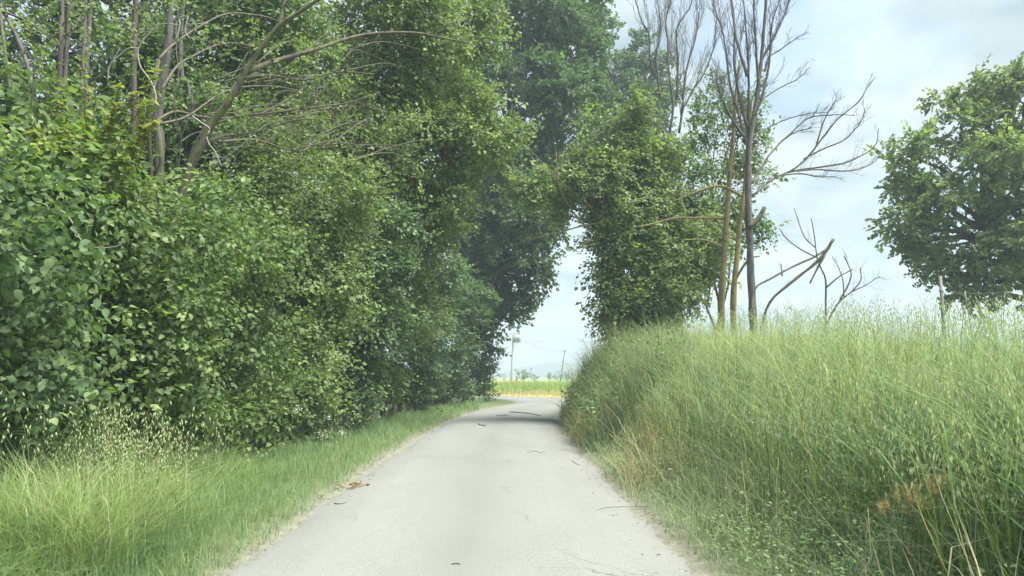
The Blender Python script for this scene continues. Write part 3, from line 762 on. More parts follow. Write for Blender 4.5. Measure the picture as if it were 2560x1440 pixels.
# arching bare branches of the thicket
bpl = [[(396, 148), (437, 108), (504, 64), (571, 34), (655, 40), (699, 54)], [(400, 230), (443, 165), (487, 138), (538, 114), (588, 108), (638, 118)], [(393, 300), (437, 279), (487, 289), (538, 296), (605, 292), (672, 282), (739, 272), (860, 259)],
       [(0, 25), (60, 50), (105, 80), (155, 115), (200, 130)], [(545, 355), (640, 350), (740, 375), (830, 330)], [(400, 310), (470, 290), (560, 230), (650, 215), (740, 225), (800, 250)], [(30, 300), (60, 330), (110, 340)]]
t = thing("elder_thicket", "tangle of thin arching bare branches among the leaves at upper left", "thicket", (-5.9, 11.0, gz(-5.9, 11.0)))
g = Geo(); cb = pix(396, 300, 10.4)
limb(g, np.array(t.location) - [0, 0, .1], cb, .05, .035, r, 9, .05)
limb(g, np.array(t.location) - [0, 0, .1], pix(396, 148, 10.4), .04, .03, r, 9, .05)
limb(g, np.array(t.location) - [0, 0, .1], pix(0, 25, 10.4), .04, .02, r, 9, .03)
link("stems", g.mesh("stems", M_MOSS, True), t)
g = Geo()
for pl in bpl:
    p = drawn(g, pl, np.linspace(10.4, 10.4 + max(0, pl[-1][0] - pl[0][0]) / 120, len(pl)), 3.6, 1.4, 5)
    twigs(g, p, r, 8, 1.0, 0.006, 1, 0.9, 0.05)
for _ in range(46):
    x, y = r.uniform(430, 900), r.uniform(120, 420)
    dv_ = r.normal(-15, 45); q = [(x, y), (x + r.uniform(40, 120), y + dv_ * .6 - r.uniform(0, 30)), (x + r.uniform(110, 220), y + dv_ + r.uniform(-40, 60))]
    p = drawn(g, q, r.uniform(10.2, 11.2) + np.array([0, .5, 1.0]) * (1 + (x - 430) / 250) + (x - 430) / 190, 1.4, 0.6, 4)
    twigs(g, p, r, 3, 0.5, 0.003, 0)
o = link("twigs", g.mesh("twigs", M_TWIG, True), t); o["kind"] = "stuff"

# upright trunks
up_tr = [("bare_trunk", "reddish straight trunk with a twin stem at the upper left", [(138, 320), (143, 250), (148, 200), (153, 100), (155, 0), (157, -90)], 9.5, 9, 8, M_PINK, "tree"),
         ("bare_trunk", "thin dark upright trunk right of the reddish twin trunk", [(203, 330), (206, 200), (210, 100), (214, 0), (216, -80)], 11.5, 7, 6, M_GREY, "tree"),
         ("bare_trunk", "brownish upright trunk left of the thick grey trunk", [(330, 380), (334, 240), (336, 110), (340, 0), (342, -80)], 11.5, 9, 8, M_PINK, "tree"),
         ("bare_trunk", "thickest grey upright trunk beside the leaning mossy tree", [(396, 440), (393, 302), (405, 210), (417, 134), (424, 60), (427, 0), (430, -80)], 11.0, 14, 11, M_GREY, "tree"),
         ("bare_trunk", "dark curved trunk by the sky gaps at the far left edge", [(96, 330), (91, 302), (84, 240), (74, 188), (50, 110), (15, 40), (-20, -30)], 10.5, 8, 6, M_GREY, "tree"),
         ("bare_trunk", "slim pale trunk just left of the leaning mossy tree's top", [(470, 300), (455, 200), (452, 90), (458, 0), (460, -70)], 12.5, 7, 6, M_GREY, "tree")]
for nm, lb, pl, Y, r0, r1, mt, cat in up_tr:
    b0 = pix(pl[0][0], pl[0][1], Y); bz = gz(b0[0], Y)
    t = thing(nm, lb, cat, (b0[0] - .1, Y, bz), "upright trunks in the left hedge")
    g = Geo(); pts = [np.array([b0[0] - .1, Y, bz - .1])] + [pix(x, y, Y) for x, y in pl]
    p = smooth_path(pts, 4); g.tube(p, np.linspace(r0 * .9, r1 * .75, len(p)) * Y / F, 9)
    link("trunk", g.mesh("trunk", mt, True), t)
    if "twin" in lb:
        g = Geo(); g.tube(p + np.array([0.085, 0.05, 0]) * np.linspace(.2, 1, len(p))[:, None], np.linspace(r0, r1, len(p)) * .7 * Y / F, 9); link("twin_stem", g.mesh("twin_stem", mt, True), t)
    g = Geo(); twigs(g, p, r, 9, 1.3, 0.01, 1, 1.0, 0.3, 0.55); o = link("twigs", g.mesh("twigs", M_TWIG, True), t); o["kind"] = "stuff"

# pale dry vines
for lb, pls, Y in [("pale forked dry vine hanging before the reddish trunks", [[(390, 259), (388, 230), (376, 202), (360, 180), (349, 161), (346, 121), (373, 84), (403, 60), (450, 62), (520, 58)], [(346, 121), (322, 121), (300, 138), (275, 161), (269, 205)]], 7.6),
                   ("short pale vine dangling by the leaning mossy trunk", [[(480, 290), (505, 308), (524, 322), (517, 343), (526, 365), (538, 380), (554, 417)]], 9.0),
                   ("thin looped vine on the face of the large broad-leaved bush", [[(130, 556), (97, 553), (96, 545), (115, 532), (149, 525), (174, 546), (190, 575), (200, 597), (215, 612), (250, 620), (295, 615), (312, 600)]], 6.0),
                   ("pale hooked vine above the mossy arching branches", [[(440, 105), (450, 60), (448, 45), (470, 42), (462, 75), (475, 97)]], 9.0)]:
    g = Geo()
    for pl in pls: drawn(g, pl, Y, 2.2, 1.3, 5)
    b0 = pix(pls[0][0][0], pls[0][0][1], Y)
    tag(link("dry_vine", g.mesh("dry_vine", M_VINE, True)), lb, "vine", "dry vines in the left hedge")

# the dead tree on the right bank
Yd = 17.5
r = np.random.default_rng(31)
b0 = pix(1880, 760, Yd)
t = thing("dead_tree", "tall dead grey tree with bare limbs reaching right on the bank", "tree", (b0[0], Yd, gz(b0[0], Yd)))
g = Geo()
pts = [np.array(t.location) - [0, 0, .1]] + [pix(x, y, Yd) for x, y in [(1880, 750), (1876, 640), (1872, 540), (1870, 450), (1873, 360), (1885, 290), (1895, 220), (1903, 150), (1910, 70), (1915, 0), (1920, -90)]]
p = smooth_path(pts, 4); g.tube(p, np.interp(np.linspace(0, 1, len(p)), [0, .5, .65, 1], [9.5, 7, 5.2, 3]) * Yd / F, 10)
trunk_path = p
link("trunk", g.mesh("trunk", M_GREY, True), t)
big = [[(1873, 360), (1868, 280), (1868, 190), (1865, 110), (1862, 40), (1850, -70)], [(1885, 290), (1908, 230), (1925, 140), (1930, 60), (1965, -50)], [(1872, 370), (1845, 290), (1825, 220), (1812, 130), (1805, 80), (1785, 10)],
       [(1870, 320), (1850, 240), (1838, 150), (1838, 60), (1825, -60)], [(1903, 150), (1930, 100), (1955, 40), (1985, -30)], [(1895, 220), (1890, 120), (1888, 30), (1880, -60)], [(1868, 190), (1845, 100), (1830, 20), (1820, -50)], [(1860, 340), (1830, 300), (1800, 240), (1790, 190)]]
rightb = [[(1880, 492), (1904, 469), (1935, 445), (1982, 430), (2048, 420), (2107, 410), (2146, 395), (2181, 375), (2193, 352), (2197, 320)], [(1982, 428), (2048, 424), (2119, 427), (2177, 410), (2208, 375)], [(1935, 440), (1998, 434), (2048, 441), (2089, 442)],
          [(1884, 488), (1927, 449), (1974, 426), (2009, 402), (2040, 367), (2064, 336), (2091, 301), (2119, 277), (2150, 250), (2169, 219), (2189, 191)], [(2009, 398), (2052, 375), (2107, 352), (2138, 324), (2158, 297), (2162, 270)],
          [(1878, 460), (1896, 430), (1919, 391), (1951, 355), (1982, 328), (2009, 305), (2037, 291), (2087, 287), (2138, 289)], [(1872, 345), (1912, 324), (1951, 305), (1990, 291), (2029, 283), (2072, 281)], [(1885, 275), (1900, 254), (1951, 219), (1986, 203), (2009, 184), (2025, 168)],
          [(1912, 180), (1923, 145), (1947, 129), (1974, 109), (1997, 94), (2021, 78)], [(2040, 367), (2060, 300), (2090, 250)], [(1951, 355), (1990, 330), (2030, 320)]]
for pl in big:
    g = Geo(); p = drawn(g, pl, np.linspace(Yd, Yd + r.uniform(-.7, .7), len(pl)), 4.2, 1.3, 6, 4, 0.012, r); twigs(g, p, r, 20, 1.3, 0.0075, 1, 0.45, 0.5, 0.1); link("limb", g.mesh("limb", M_GREY, True), t)
for pl in rightb:
    g = Geo(); p = drawn(g, pl, Yd + 0.35 * np.sin((np.array(pl)[:, 0] - 1880) / 70), 3.4 if len(pl) > 8 else 2.3, 0.9, 6, 4, 0.004, r); twigs(g, p, r, 12, 0.6, 0.0055, 1, 0.75, 0.3, 0.3); link("limb", g.mesh("limb", M_DEAD, True), t)
g = Geo(); drawn(g, [(1872, 570), (1895, 548), (1912, 518)], Yd - .2, 8, 5, 8); link("broken_stub", g.mesh("broken_stub", M_MOSS, True), t)

for lb, pl, r0, r1, Y in [("yellow-lichened trunk left of the tall dead tree", [(1803, 760), (1810, 640), (1817, 540), (1822, 460), (1830, 380), (1835, 310), (1840, 230), (1850, 150)], 9.5, 3, 18.3),
                          ("yellow-lichened slanting trunk right beside the tall dead tree", [(1833, 760), (1842, 640), (1850, 560), (1860, 480), (1868, 380), (1880, 250)], 8.5, 2.5, 18.0)]:
    b0 = pix(pl[0][0], pl[0][1], Y)
    t = thing("lichened_tree", lb, "tree", (b0[0], Y, gz(b0[0], Y)), "lichened trunks on the bank")
    g = Geo(); p = smooth_path([np.array(t.location) - [0, 0, .1]] + [pix(x, y, Y) for x, y in pl], 4)
    g.tube(p, np.linspace(r0, r1, len(p)) * Y / F, 9); link("trunk", g.mesh("trunk", M_LICH, True), t)
    g = Geo(); twigs(g, p, r, 12, 1.2, 0.012, 1, 1.1, 0.2, 0.3); o = link("twigs", g.mesh("twigs", M_LICH, True), t); o["kind"] = "stuff"
    if "left" in lb:
        for q in ([(1810, 545), (1740, 545), (1690, 545), (1630, 560), (1590, 568)], [(1812, 620), (1760, 600), (1700, 600)]): g = Geo(); p2 = drawn(g, q, np.linspace(Y, Y - .4, len(q)), 4, 1.5, 5); twigs(g, p2, r, 5, .5, .005, 0); link("limb", g.mesh("limb", M_LICH, True), t)
    else:
        for q in ([(1855, 490), (1800, 465), (1740, 480), (1680, 505)], [(1838, 700), (1870, 650), (1900, 640)]): g = Geo(); p2 = drawn(g, q, np.linspace(Y, Y - .4, len(q)), 4, 1.5, 5); twigs(g, p2, r, 5, .5, .005, 0); link("limb", g.mesh("limb", M_LICH, True), t)

# broom of bare grey stems further along the bank
t = thing("dead_tree", "bare grey broom of thin upright twigs left of the tall dead tree", "tree", (6.0, 25, gz(6.0, 25)))
for pl in ([(1697, 332), (1704, 281), (1724, 242), (1755, 187), (1779, 129), (1790, 60)], [(1673, 332), (1685, 254), (1673, 176), (1669, 98), (1665, 51), (1677, 0), (1680, -60)], [(1689, 250), (1695, 156), (1693, 78), (1724, 23), (1735, -30)],
           [(1660, 340), (1638, 297), (1650, 234), (1622, 148), (1622, 90), (1595, 35), (1583, -20)], [(1704, 281), (1715, 180), (1740, 100), (1750, 20)], [(1650, 250), (1640, 150), (1650, 60), (1640, -20)]):
    g = Geo(); p = drawn(g, pl, 25 + r.uniform(-.6, .6), 3.6, 1.3, 6, 4, 0.015, r); twigs(g, p, r, 20, 2.4, 0.009, 1, 0.35, 0.6, 0.05); link("stem", g.mesh("stem", M_GREY, True), t)
g = Geo(); limb(g, np.array(t.location) - [0, 0, .1], pix(1680, 330, 25), .09, .06, r, 9, .03); link("trunk", g.mesh("trunk", M_GREY, True), t)

# broken branch and dead saplings right of the dead tree
t = thing("fallen_branch", "broken mossy dead branch propped right of the tall dead tree", "branch", (pix(1880, 790, 16.5)[0], 16.5, gz(pix(1880, 790, 16.5)[0], 16.5)))
for pl, a, b_, mt in [([(1880, 800), (1885, 725), (1930, 695), (1985, 665), (2040, 640), (2075, 615)], 3, 2.6, M_DEAD), ([(1900, 830), (1925, 755), (1980, 705), (2030, 665), (2060, 635), (2083, 598)], 3.0, 4.5, M_MOSS), ([(2025, 708), (2045, 668), (2062, 635)], 2, 4, M_DEAD), ([(1955, 690), (1953, 660)], 2, 1.2, M_DEAD)]:
    g = Geo(); p = drawn(g, pl, 16.5, a, b_, 7); twigs(g, p, r, 4, .35, .005, 0); link("limb", g.mesh("limb", mt, True), t)
b0 = pix(2064, 800, 15.5)
t = thing("dead_sapling", "thin forked dead sapling standing under the broken mossy branch", "sapling", (b0[0], 15.5, gz(b0[0], 15.5)))
for pl, a, b_ in [([(2064, 860), (2064, 770), (2064, 700), (2050, 665), (2042, 640), (2036, 590), (2028, 545)], 2.6, 1.0), ([(2044, 645), (2000, 622), (1965, 595), (1948, 570)], 2, 1), ([(2064, 720), (2100, 690), (2132, 674)], 2.4, 1.2), ([(2040, 620), (2010, 590), (1985, 520)], 1.6, .8)]:
    g = Geo(); p = drawn(g, pl, 15.5, a, b_, 6); twigs(g, p, r, 4, .4, .004, 0); link("stem", g.mesh("stem", M_TWIG, True), t)
b0 = pix(2060, 800, 14.8)
t = thing("dead_sapling", "leaning dead twiggy sapling nearest the fence post", "sapling", (b0[0], 14.8, gz(b0[0], 14.8)))
for pl, a, b_ in [([(2050, 850), (2090, 765), (2130, 728), (2152, 700), (2150, 670)], 2.6, 1.0), ([(2100, 750), (2128, 690), (2110, 640)], 2, 1), ([(2130, 728), (2160, 715), (2200, 690)], 1.8, .8), ([(2110, 742), (2105, 690), (2080, 640)], 1.6, .7)]:
    g = Geo(); p = drawn(g, pl, 14.8, a, b_, 6); twigs(g, p, r, 6, .4, .004, 1); link("stem", g.mesh("stem", M_TWIG, True), t)

# ------------------------------------------------------------------ grasses
def blades(pos, h, w, lean, bend, col, tipc=None, r=rng):
    """tapering bent blades: 7 vertices, 5 triangles each"""
    n = len(pos); a = r.uniform(0, 2 * math.pi, n)
    d = np.stack([np.cos(a), np.sin(a), np.zeros(n)], -1); sd = np.stack([-np.sin(a + r.normal(0, .5, n)), np.cos(a), np.zeros(n)], -1)
    ts = np.array([0, .35, .7, 1.0]); rows = []
    cc = []
    for t in ts:
        off = d * ((lean * t + bend * t ** 2.5) * h)[:, None]; z = h * t * (1 - 0.35 * np.clip(bend, 0, 1.2) * t ** 2)
        c = pos + off; c[:, 2] += z
        ww = w * (1 - 0.85 * t ** 1.5) * 0.5
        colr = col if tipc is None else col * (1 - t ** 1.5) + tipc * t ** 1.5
        if t < 1: rows += [c - sd * ww[:, None], c + sd * ww[:, None]]; cc += [colr, colr]
        else: rows.append(c); cc.append(colr)
    v = np.stack(rows, 1).reshape(-1, 3); c = np.stack(cc, 1).reshape(-1, 3)
    tf = np.array([[0, 1, 3], [0, 3, 2], [2, 3, 5], [2, 5, 4], [4, 5, 6]])
    f = (np.arange(n)[:, None, None] * 7 + tf[None]).reshape(-1, 3)
    return v, f, c

def scatter(n, x0, x1, y0, y1, r, p=1.3):
    """points denser near the camera"""
    u = r.random(n); y = (y0 ** (1 - p) + u * (y1 ** (1 - p) - y0 ** (1 - p))) ** (1 / (1 - p))
    x = r.uniform(x0, x1, n); return x, y

def clump(x, y, f, s): return 0.5 + 0.5 * wob(x, y, f, s)

def pal_mix(n, pals, r, w=None):
    i = r.choice(len(pals), n, p=w); c = np.array(pals)[i]
    return c * r.normal(1, .14, (n, 1)).clip(.6, 1.5)

def wild_oat(seed, tall=1.0, lite=False):
    """stalk with blades and a nodding one-sided panicle of hanging spikelets; returns (stalk Geo, panicle Geo)"""
    r = np.random.default_rng(seed); gs, gp = Geo(), Geo()
    a = r.uniform(0, 6.28); d = np.array([math.cos(a), math.sin(a), 0]); nod = r.uniform(.08, .28)
    t = np.linspace(0, 1, 9)[:, None]
    p = np.array([0, 0, 1.0]) * t * tall + d * (0.05 * t + nod * t ** 4) * tall; p[:, 2] -= (0.12 * nod * 3 * t[:, 0] ** 6) * tall
    c = (0.22, 0.27, 0.10)
    if lite:
        q = p[[0, 4, 6, 7, 8]]; sdv = np.array([-d[1], d[0], 0]) * .0022
        gs.add(np.stack([q - sdv, q + sdv], 1).reshape(-1, 3), np.array([[[2 * i, 2 * i + 1, 2 * i + 3], [2 * i, 2 * i + 3, 2 * i + 2]] for i in range(4)]).reshape(-1, 3), c)
    else:
        gs.tube(p[:6], np.linspace(.0028, .0018, 6), 3, c); gp.tube(p[4:], np.linspace(.002, .001, 5), 3, c)
    for k in range(3):
        v, f, cc = blades(p[[1 + k]] * 1.0, np.array([r.uniform(.22, .36)]), np.array([.009]), np.array([.35]), np.array([.9]), np.array([[.13, .2, .06]]), None, r); gs.add(v, f, cc)
    n = 14
    for k in range(n):
        u = 0.6 + 0.4 * (k + r.random()) / n; i = min(int(u * 8), 7); q = p[i] + (p[i + 1] - p[i]) * (u * 8 - i)
        dd = norm(d * r.uniform(-.2, 1) + r.normal(0, .6, 3) * [1, 1, 0]); q2 = q + dd * r.uniform(.02, .09) * (1.3 - u) * 2 + np.array([0, 0, r.uniform(-.02, .03)])
        if not lite: gp.tube(np.array([q, (q + q2) / 2 + [0, 0, .012], q2]), .0008, 3, c)
        Ls = r.uniform(.034, .052) * (.85 if lite else 1); w = .0056 * (.85 if lite else 1)
        hang = norm(np.array([dd[0] * .25, dd[1] * .25, -1.0]) + r.normal(0, .15, 3)); s1 = norm(np.cross(hang, [0.3, 1, 0.1])); s2 = np.cross(hang, s1)
        v = np.array([q2, q2 + hang * Ls * .45 + s1 * w, q2 + hang * Ls * .45 + s2 * w, q2 + hang * Ls * .45 - s1 * w, q2 + hang * Ls * .45 - s2 * w, q2 + hang * Ls])
        f = np.array([[0, 1, 2], [0, 2, 3], [0, 3, 4], [0, 4, 1], [5, 2, 1], [5, 3, 2], [5, 4, 3], [5, 1, 4]])
        if lite: v = v[[0, 1, 5, 3]]; f = np.array([[0, 1, 2], [0, 2, 3]])
        gp.add(v, f, np.array([.44, .49, .31] if lite else [.48, .53, .32]) * r.uniform(.75, 1.15))
    return gs, gp
OATS = [wild_oat(100 + k) for k in range(6)]
LITE = [wild_oat(100 + k, 1.0, True) for k in range(6)]

def place_template(gs, pos, rot, sc):
    v = np.vstack(gs.v); f = np.vstack(gs.f); c = np.vstack(gs.c)
    cs, sn_ = np.cos(rot), np.sin(rot)
    X = v[None, :, 0] * cs[:, None] - v[None, :, 1] * sn_[:, None]; Y = v[None, :, 0] * sn_[:, None] + v[None, :, 1] * cs[:, None]
    V = np.stack([X, Y, np.broadcast_to(v[None, :, 2], X.shape)], -1) * sc[:, None, None] + pos[:, None]
    Fc = (np.arange(len(pos))[:, None, None] * len(v) + f[None]).reshape(-1, 3)
    return V.reshape(-1, 3), Fc, np.tile(c, (len(pos), 1))

def stuff(name, g, label, cat, mat=M_GRASS):
    return tag(link(name, g.mesh(name, mat)), label, cat, None, "stuff")

r = np.random.default_rng(77)
# -- left verge: short fine grass
n = 62000
x, y = scatter(n, -5.2, -1.4, 2.6, 46, r, 1.55)
d = -road_dist(x, y) - HALF
keep = (d > -0.13 + .10 * clump(x, y, 2.5, .3)) & (d < 2.5) & (r.random(n) < np.clip(.35 + d / .25, .3, 1)); x, y, d = x[keep], y[keep], d[keep]
keep = (d < 1.9) | (r.random(len(d)) < 0.5); x, y, d = x[keep], y[keep], d[keep]
n = len(x); pos = np.stack([x, y, ground_z(x, y) - .01], -1)
h = (0.15 + .17 * clump(x, y, 1.4, 4)) * np.clip(.45 + d / .6, .35, 1.15) * r.uniform(.6, 1.35, n)
sc = np.clip(y / 9, 1, 3.2)
g = Geo(); g.add(*blades(pos, h, .0045 * sc * r.uniform(.7, 1.3, n), r.normal(.12, .3, n), r.uniform(.2, 1.4, n), pal_mix(n, [(.17, .265, .12), (.21, .315, .14), (.145, .235, .11), (.31, .34, .19)], r, [.35, .33, .24, .08]), None, r))
stuff("verge_grass", g, "short soft green grass on the left verge of the lane", "grass")
# -- left foreground: taller brighter grass
g = Geo(); n = 40000
x, y = scatter(n, -5.6, -1.9, 2.7, 9.2, r, 1.2)
d = -road_dist(x, y) - HALF
keep = (d > .45 + .35 * clump(x, y, 1.1, 6)) & (d < 2.9); x, y, d = x[keep], y[keep], d[keep]; n = len(x)
pos = np.stack([x, y, ground_z(x, y) - .01], -1)
h = (.30 + .36 * clump(x, y, .9, 1.2)) * np.clip(d / 1.2, .4, 1.25) * r.uniform(.6, 1.3, n)
g.add(*blades(pos, h, .0045 * r.uniform(.6, 1.5, n), r.normal(.15, .3, n), r.uniform(.2, 1.5, n), pal_mix(n, [(.21, .32, .12), (.27, .37, .15), (.175, .28, .11), (.40, .42, .25)], r, [.36, .34, .2, .1]), None, r))
n = 6500
Yq = r.uniform(4.6, 6.8, n); xq = (r.normal(200, 150, n) - 1280) / F * Yq
kq = -road_dist(xq, Yq) - HALF > .55; xq, Yq = xq[kq], Yq[kq]; n = len(xq)
pos = np.stack([xq, Yq, ground_z(xq, Yq)], -1)
g.add(*blades(pos, r.uniform(.4, 1.0, n), .005 * r.uniform(.6, 1.5, n), r.normal(.1, .22, n), r.uniform(.2, 1.2, n), pal_mix(n, [(.26, .35, .14), (.32, .40, .18), (.44, .46, .28)], r, [.4, .35, .25]), None, r))
stuff("tall_grass", g, "brighter tall grass at the lower left corner", "grass")

# -- right bank
n = 120000
x, y = scatter(n, 1.0, 10.5, 2.4, 36, r, 1.5)
d = road_dist(x, y) - HALF
keep = (d > -.08 + .22 * clump(x, y, 1.7, 3)) & (d < np.where(y < 12, 4.6, 4.2)) & (r.random(n) < np.clip(.25 + d / .6, .25, 1)); x, y, d = x[keep], y[keep], d[keep]; n = len(x)
pos = np.stack([x, y, ground_z(x, y) - .02], -1)
up_ = sst(.5, 2.0, d)
h = (.28 + .55 * up_) * (.5 + .85 * clump(x, y, .9, 9)) * r.uniform(.5, 1.2, n)
sc = np.clip(y / 7.5, 1, 2.6)
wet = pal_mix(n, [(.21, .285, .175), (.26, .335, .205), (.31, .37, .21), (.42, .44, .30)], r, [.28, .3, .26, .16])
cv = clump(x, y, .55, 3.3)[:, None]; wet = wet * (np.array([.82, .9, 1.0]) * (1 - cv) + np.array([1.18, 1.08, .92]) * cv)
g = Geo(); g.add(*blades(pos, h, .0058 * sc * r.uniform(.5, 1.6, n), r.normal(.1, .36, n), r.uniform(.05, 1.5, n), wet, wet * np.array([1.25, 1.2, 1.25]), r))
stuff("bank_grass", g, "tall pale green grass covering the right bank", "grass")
# broad blue-green cereal leaves near the right edge
n = 5200
x, y = scatter(n, 2.2, 7.5, 2.6, 12, r, 1.3); d = road_dist(x, y) - HALF
keep = (d > 1.0) & (d < 4.4); x, y = x[keep], y[keep]; n = len(x)
pos = np.stack([x, y, ground_z(x, y)], -1)
g = Geo(); g.add(*blades(pos, r.uniform(.5, 1.0, n), r.uniform(.012, .02, n), r.normal(.05, .15, n), r.uniform(.2, 1.1, n), pal_mix(n, [(.15, .26, .15), (.20, .32, .18)], r), None, r))
stuff("cereal_leaves", g, "broad blue-green cereal blades on the upper right bank", "grass")
# scattered dead stems leaning through the bank
g = Geo(); n = 2600
x, y = scatter(n, 1.6, 8.0, 2.6, 24, r, 1.3); d = road_dist(x, y) - HALF
keep = (d > .3) & (d < 4.2) & (clump(x, y, 1.3, .4) > .4); x, y = x[keep], y[keep]; n = len(x)
pos = np.stack([x, y, ground_z(x, y)], -1)
g.add(*blades(pos, r.uniform(.5, 1.05, n), .006 * np.clip(y / 8, 1, 2) * r.uniform(.6, 1.3, n), r.normal(.1, .6, n), r.uniform(0, 1.2, n), pal_mix(n, [(.44, .40, .25), (.36, .31, .19), (.5, .47, .32)], r), None, r))
stuff("dead_stems", g, "pale dead grass stems leaning all through the right bank", "grass")
# -- wild oats filling the bank
g = Geo()
n = 4800
x, y = scatter(n, 1.8, 9.0, 3.0, 33, r, 1.4); d = road_dist(x, y) - HALF
keep = (d > .7) & (d < 4.2); x, y = x[keep], y[keep]
for k in range(6):
    m_ = (np.arange(len(x)) % 6) == k
    pos = np.stack([x[m_], y[m_], ground_z(x[m_], y[m_])], -1); rot = r.uniform(0, 6.28, m_.sum()); sc = r.uniform(.75, 1.1, m_.sum())
    for q in LITE[k]: g.add(*place_template(q, pos, rot, sc))
stuff("wild_oats", g, "pale nodding wild oats thick over the right bank", "oats")
# -- dry straw at the foot of the bank
g = Geo(); n = 7000
x, y = scatter(n, 1.0, 4.2, 7.5, 27, r, 1.2); d = road_dist(x, y) - HALF
keep = (d > .1) & (d < 1.5) & (clump(x, y, .55, 2.2) > .42); x, y = x[keep], y[keep]; n = len(x)
pos = np.stack([x, y, ground_z(x, y)], -1)
g.add(*blades(pos, r.uniform(.25, .75, n), .005 * np.clip(y / 7, 1, 2.2) * r.uniform(.7, 1.4, n), r.normal(.1, .45, n), r.uniform(.2, 1.3, n), pal_mix(n, [(.36, .30, .16), (.30, .25, .13), (.42, .37, .22)], r), None, r))
stuff("dry_grass", g, "straw-coloured dry grass along the right edge of the lane", "grass")

# -- tall tangled weeds at the far foot of the bank
g = Geo(); n = 15000
x, y = scatter(n, 0.5, 6.5, 13, 37, r, 1.1); d = road_dist(x, y) - HALF
keep = (d > .02 + .2 * clump(x, y, 1.5, 1)) & (d < 2.3); x, y, d = x[keep], y[keep], d[keep]; n = len(x)
pos = np.stack([x, y, ground_z(x, y)], -1)
g.add(*blades(pos, (.45 + .75 * sst(0, .9, d)) * r.uniform(.6, 1.35, n) * (.75 + .5 * clump(x, y, 1.1, 5)), .009 * np.clip(y / 16, 1, 2) * r.uniform(.6, 1.5, n), r.normal(.1, .35, n), r.uniform(.1, 1.3, n), pal_mix(n, [(.16, .22, .12), (.2, .26, .13), (.3, .27, .16), (.13, .2, .1)], r, [.35, .25, .15, .25]), None, r))
stuff("roadside_weeds", g, "tall tangled weeds at the lane edge below the bushy elm", "weeds")
weed_band = lambda n, r: scatter(n, 0.5, 6.5, 13, 36, r, 1.1)

# -- leafy weeds low on the right bank
def weeds(name, label, cx_, n, leaf, pal, seed, hgt=.45):
    r = np.random.default_rng(seed)
    x, y = cx_(n, r); d = road_dist(x, y) - HALF
    k = (d > .2) & (d < 1.9) & (clump(x, y, .9, 7.7) > .28); x, y = x[k], y[k]; n = len(x); m_ = 7
    base = np.stack([x, y, ground_z(x, y)], -1)
    P = base[:, None] + r.normal(0, .07, (n, m_, 3)) + np.array([0, 0, 1]) * (r.random((n, m_, 1)) * hgt)
    a = r.uniform(0, 6.28, (n, m_)); yv = norm(np.stack([np.cos(a), np.sin(a), r.normal(0, .35, (n, m_))], -1)); z = np.array([0, 0, 1.0]) + r.normal(0, .6, (n, m_, 3)) + np.array([0, -.35, 0])
    xv = norm(np.cross(yv, z)); z = np.cross(xv, yv); R = np.stack([xv, yv, z], -1).reshape(-1, 3, 3)
    c = pal_mix(n * m_, pal, r)
    o = link(name, leaf_mesh(name, P.reshape(-1, 3), R, r.uniform(.6, 1.3, n * m_) * leaf, c, T_RND)); tag(o, label, "weeds", None, "stuff")
weeds("bramble_cover", "low leafy brambles at the foot of the right bank", lambda n, r: scatter(n, 1.5, 4.6, 2.6, 11, r, 1.4), 4200, .024, [(.17, .26, .13), (.20, .29, .15), (.23, .32, .15)], 5, .26)

weeds("leafy_weeds", "leafy weeds among the tall grass where the bank meets the bend", weed_band, 3200, .07, [(.12, .2, .09), (.16, .24, .1), (.2, .26, .12)], 15, .9)

# -- individual oats and flower stalks
proto = []
for k in range(6):
    proto.append((OATS[k][0].mesh("stalk", M_GRASS), OATS[k][1].mesh("panicle", M_GRASS)))
def oat(x, y, sc, label, group, k):
    t = thing("wild_oat", label, "oats", (x, y, gz(x, y) - .01), group); t.rotation_euler = (r.normal(0, .06), r.normal(0, .06), r.uniform(0, 6.28)); t.scale = (sc, sc, sc)
    for nm, me in (("stalk", proto[k][0]), ("panicle", proto[k][1])):
        o = bpy.data.objects.new(nm, me); COL.objects.link(o); o.parent = t
for k in range(120):
    Y = r.uniform(5.4, 7.2); q = pix(r.normal(270, 105), 1200, Y)
    oat(q[0], Y, r.uniform(.8, 1.2), "ripe wild oat in the tall clump before the left bushes", "wild oats at the lower left", k % 6)
for k in range(5):
    Y = 5.4; q = pix(40 + 18 * k, 1200, Y)
    oat(q[0], Y, r.uniform(1.05, 1.3), "tall lone wild oat at the far left edge above the grass", "wild oats at the far left edge", k % 6)
for k in range(90):
    Y = r.uniform(7.0, 17); X = 1.3 + r.uniform(3.0, 4.0); 
    oat(X, Y, r.uniform(.8, 1.2), "nodding wild oat standing against the sky on the bank crest", "wild oats on the crest of the bank", k % 6)
for k in range(40):
    Y = r.uniform(18, 33); X = float(np.interp(Y, CL[:, 1], CL[:, 0])) + HALF + r.uniform(.3, 1.6)
    oat(X, Y, r.uniform(1.2, 1.8), "wild oat by the lane edge below the bushy elm", "wild oats below the elm", k % 6)

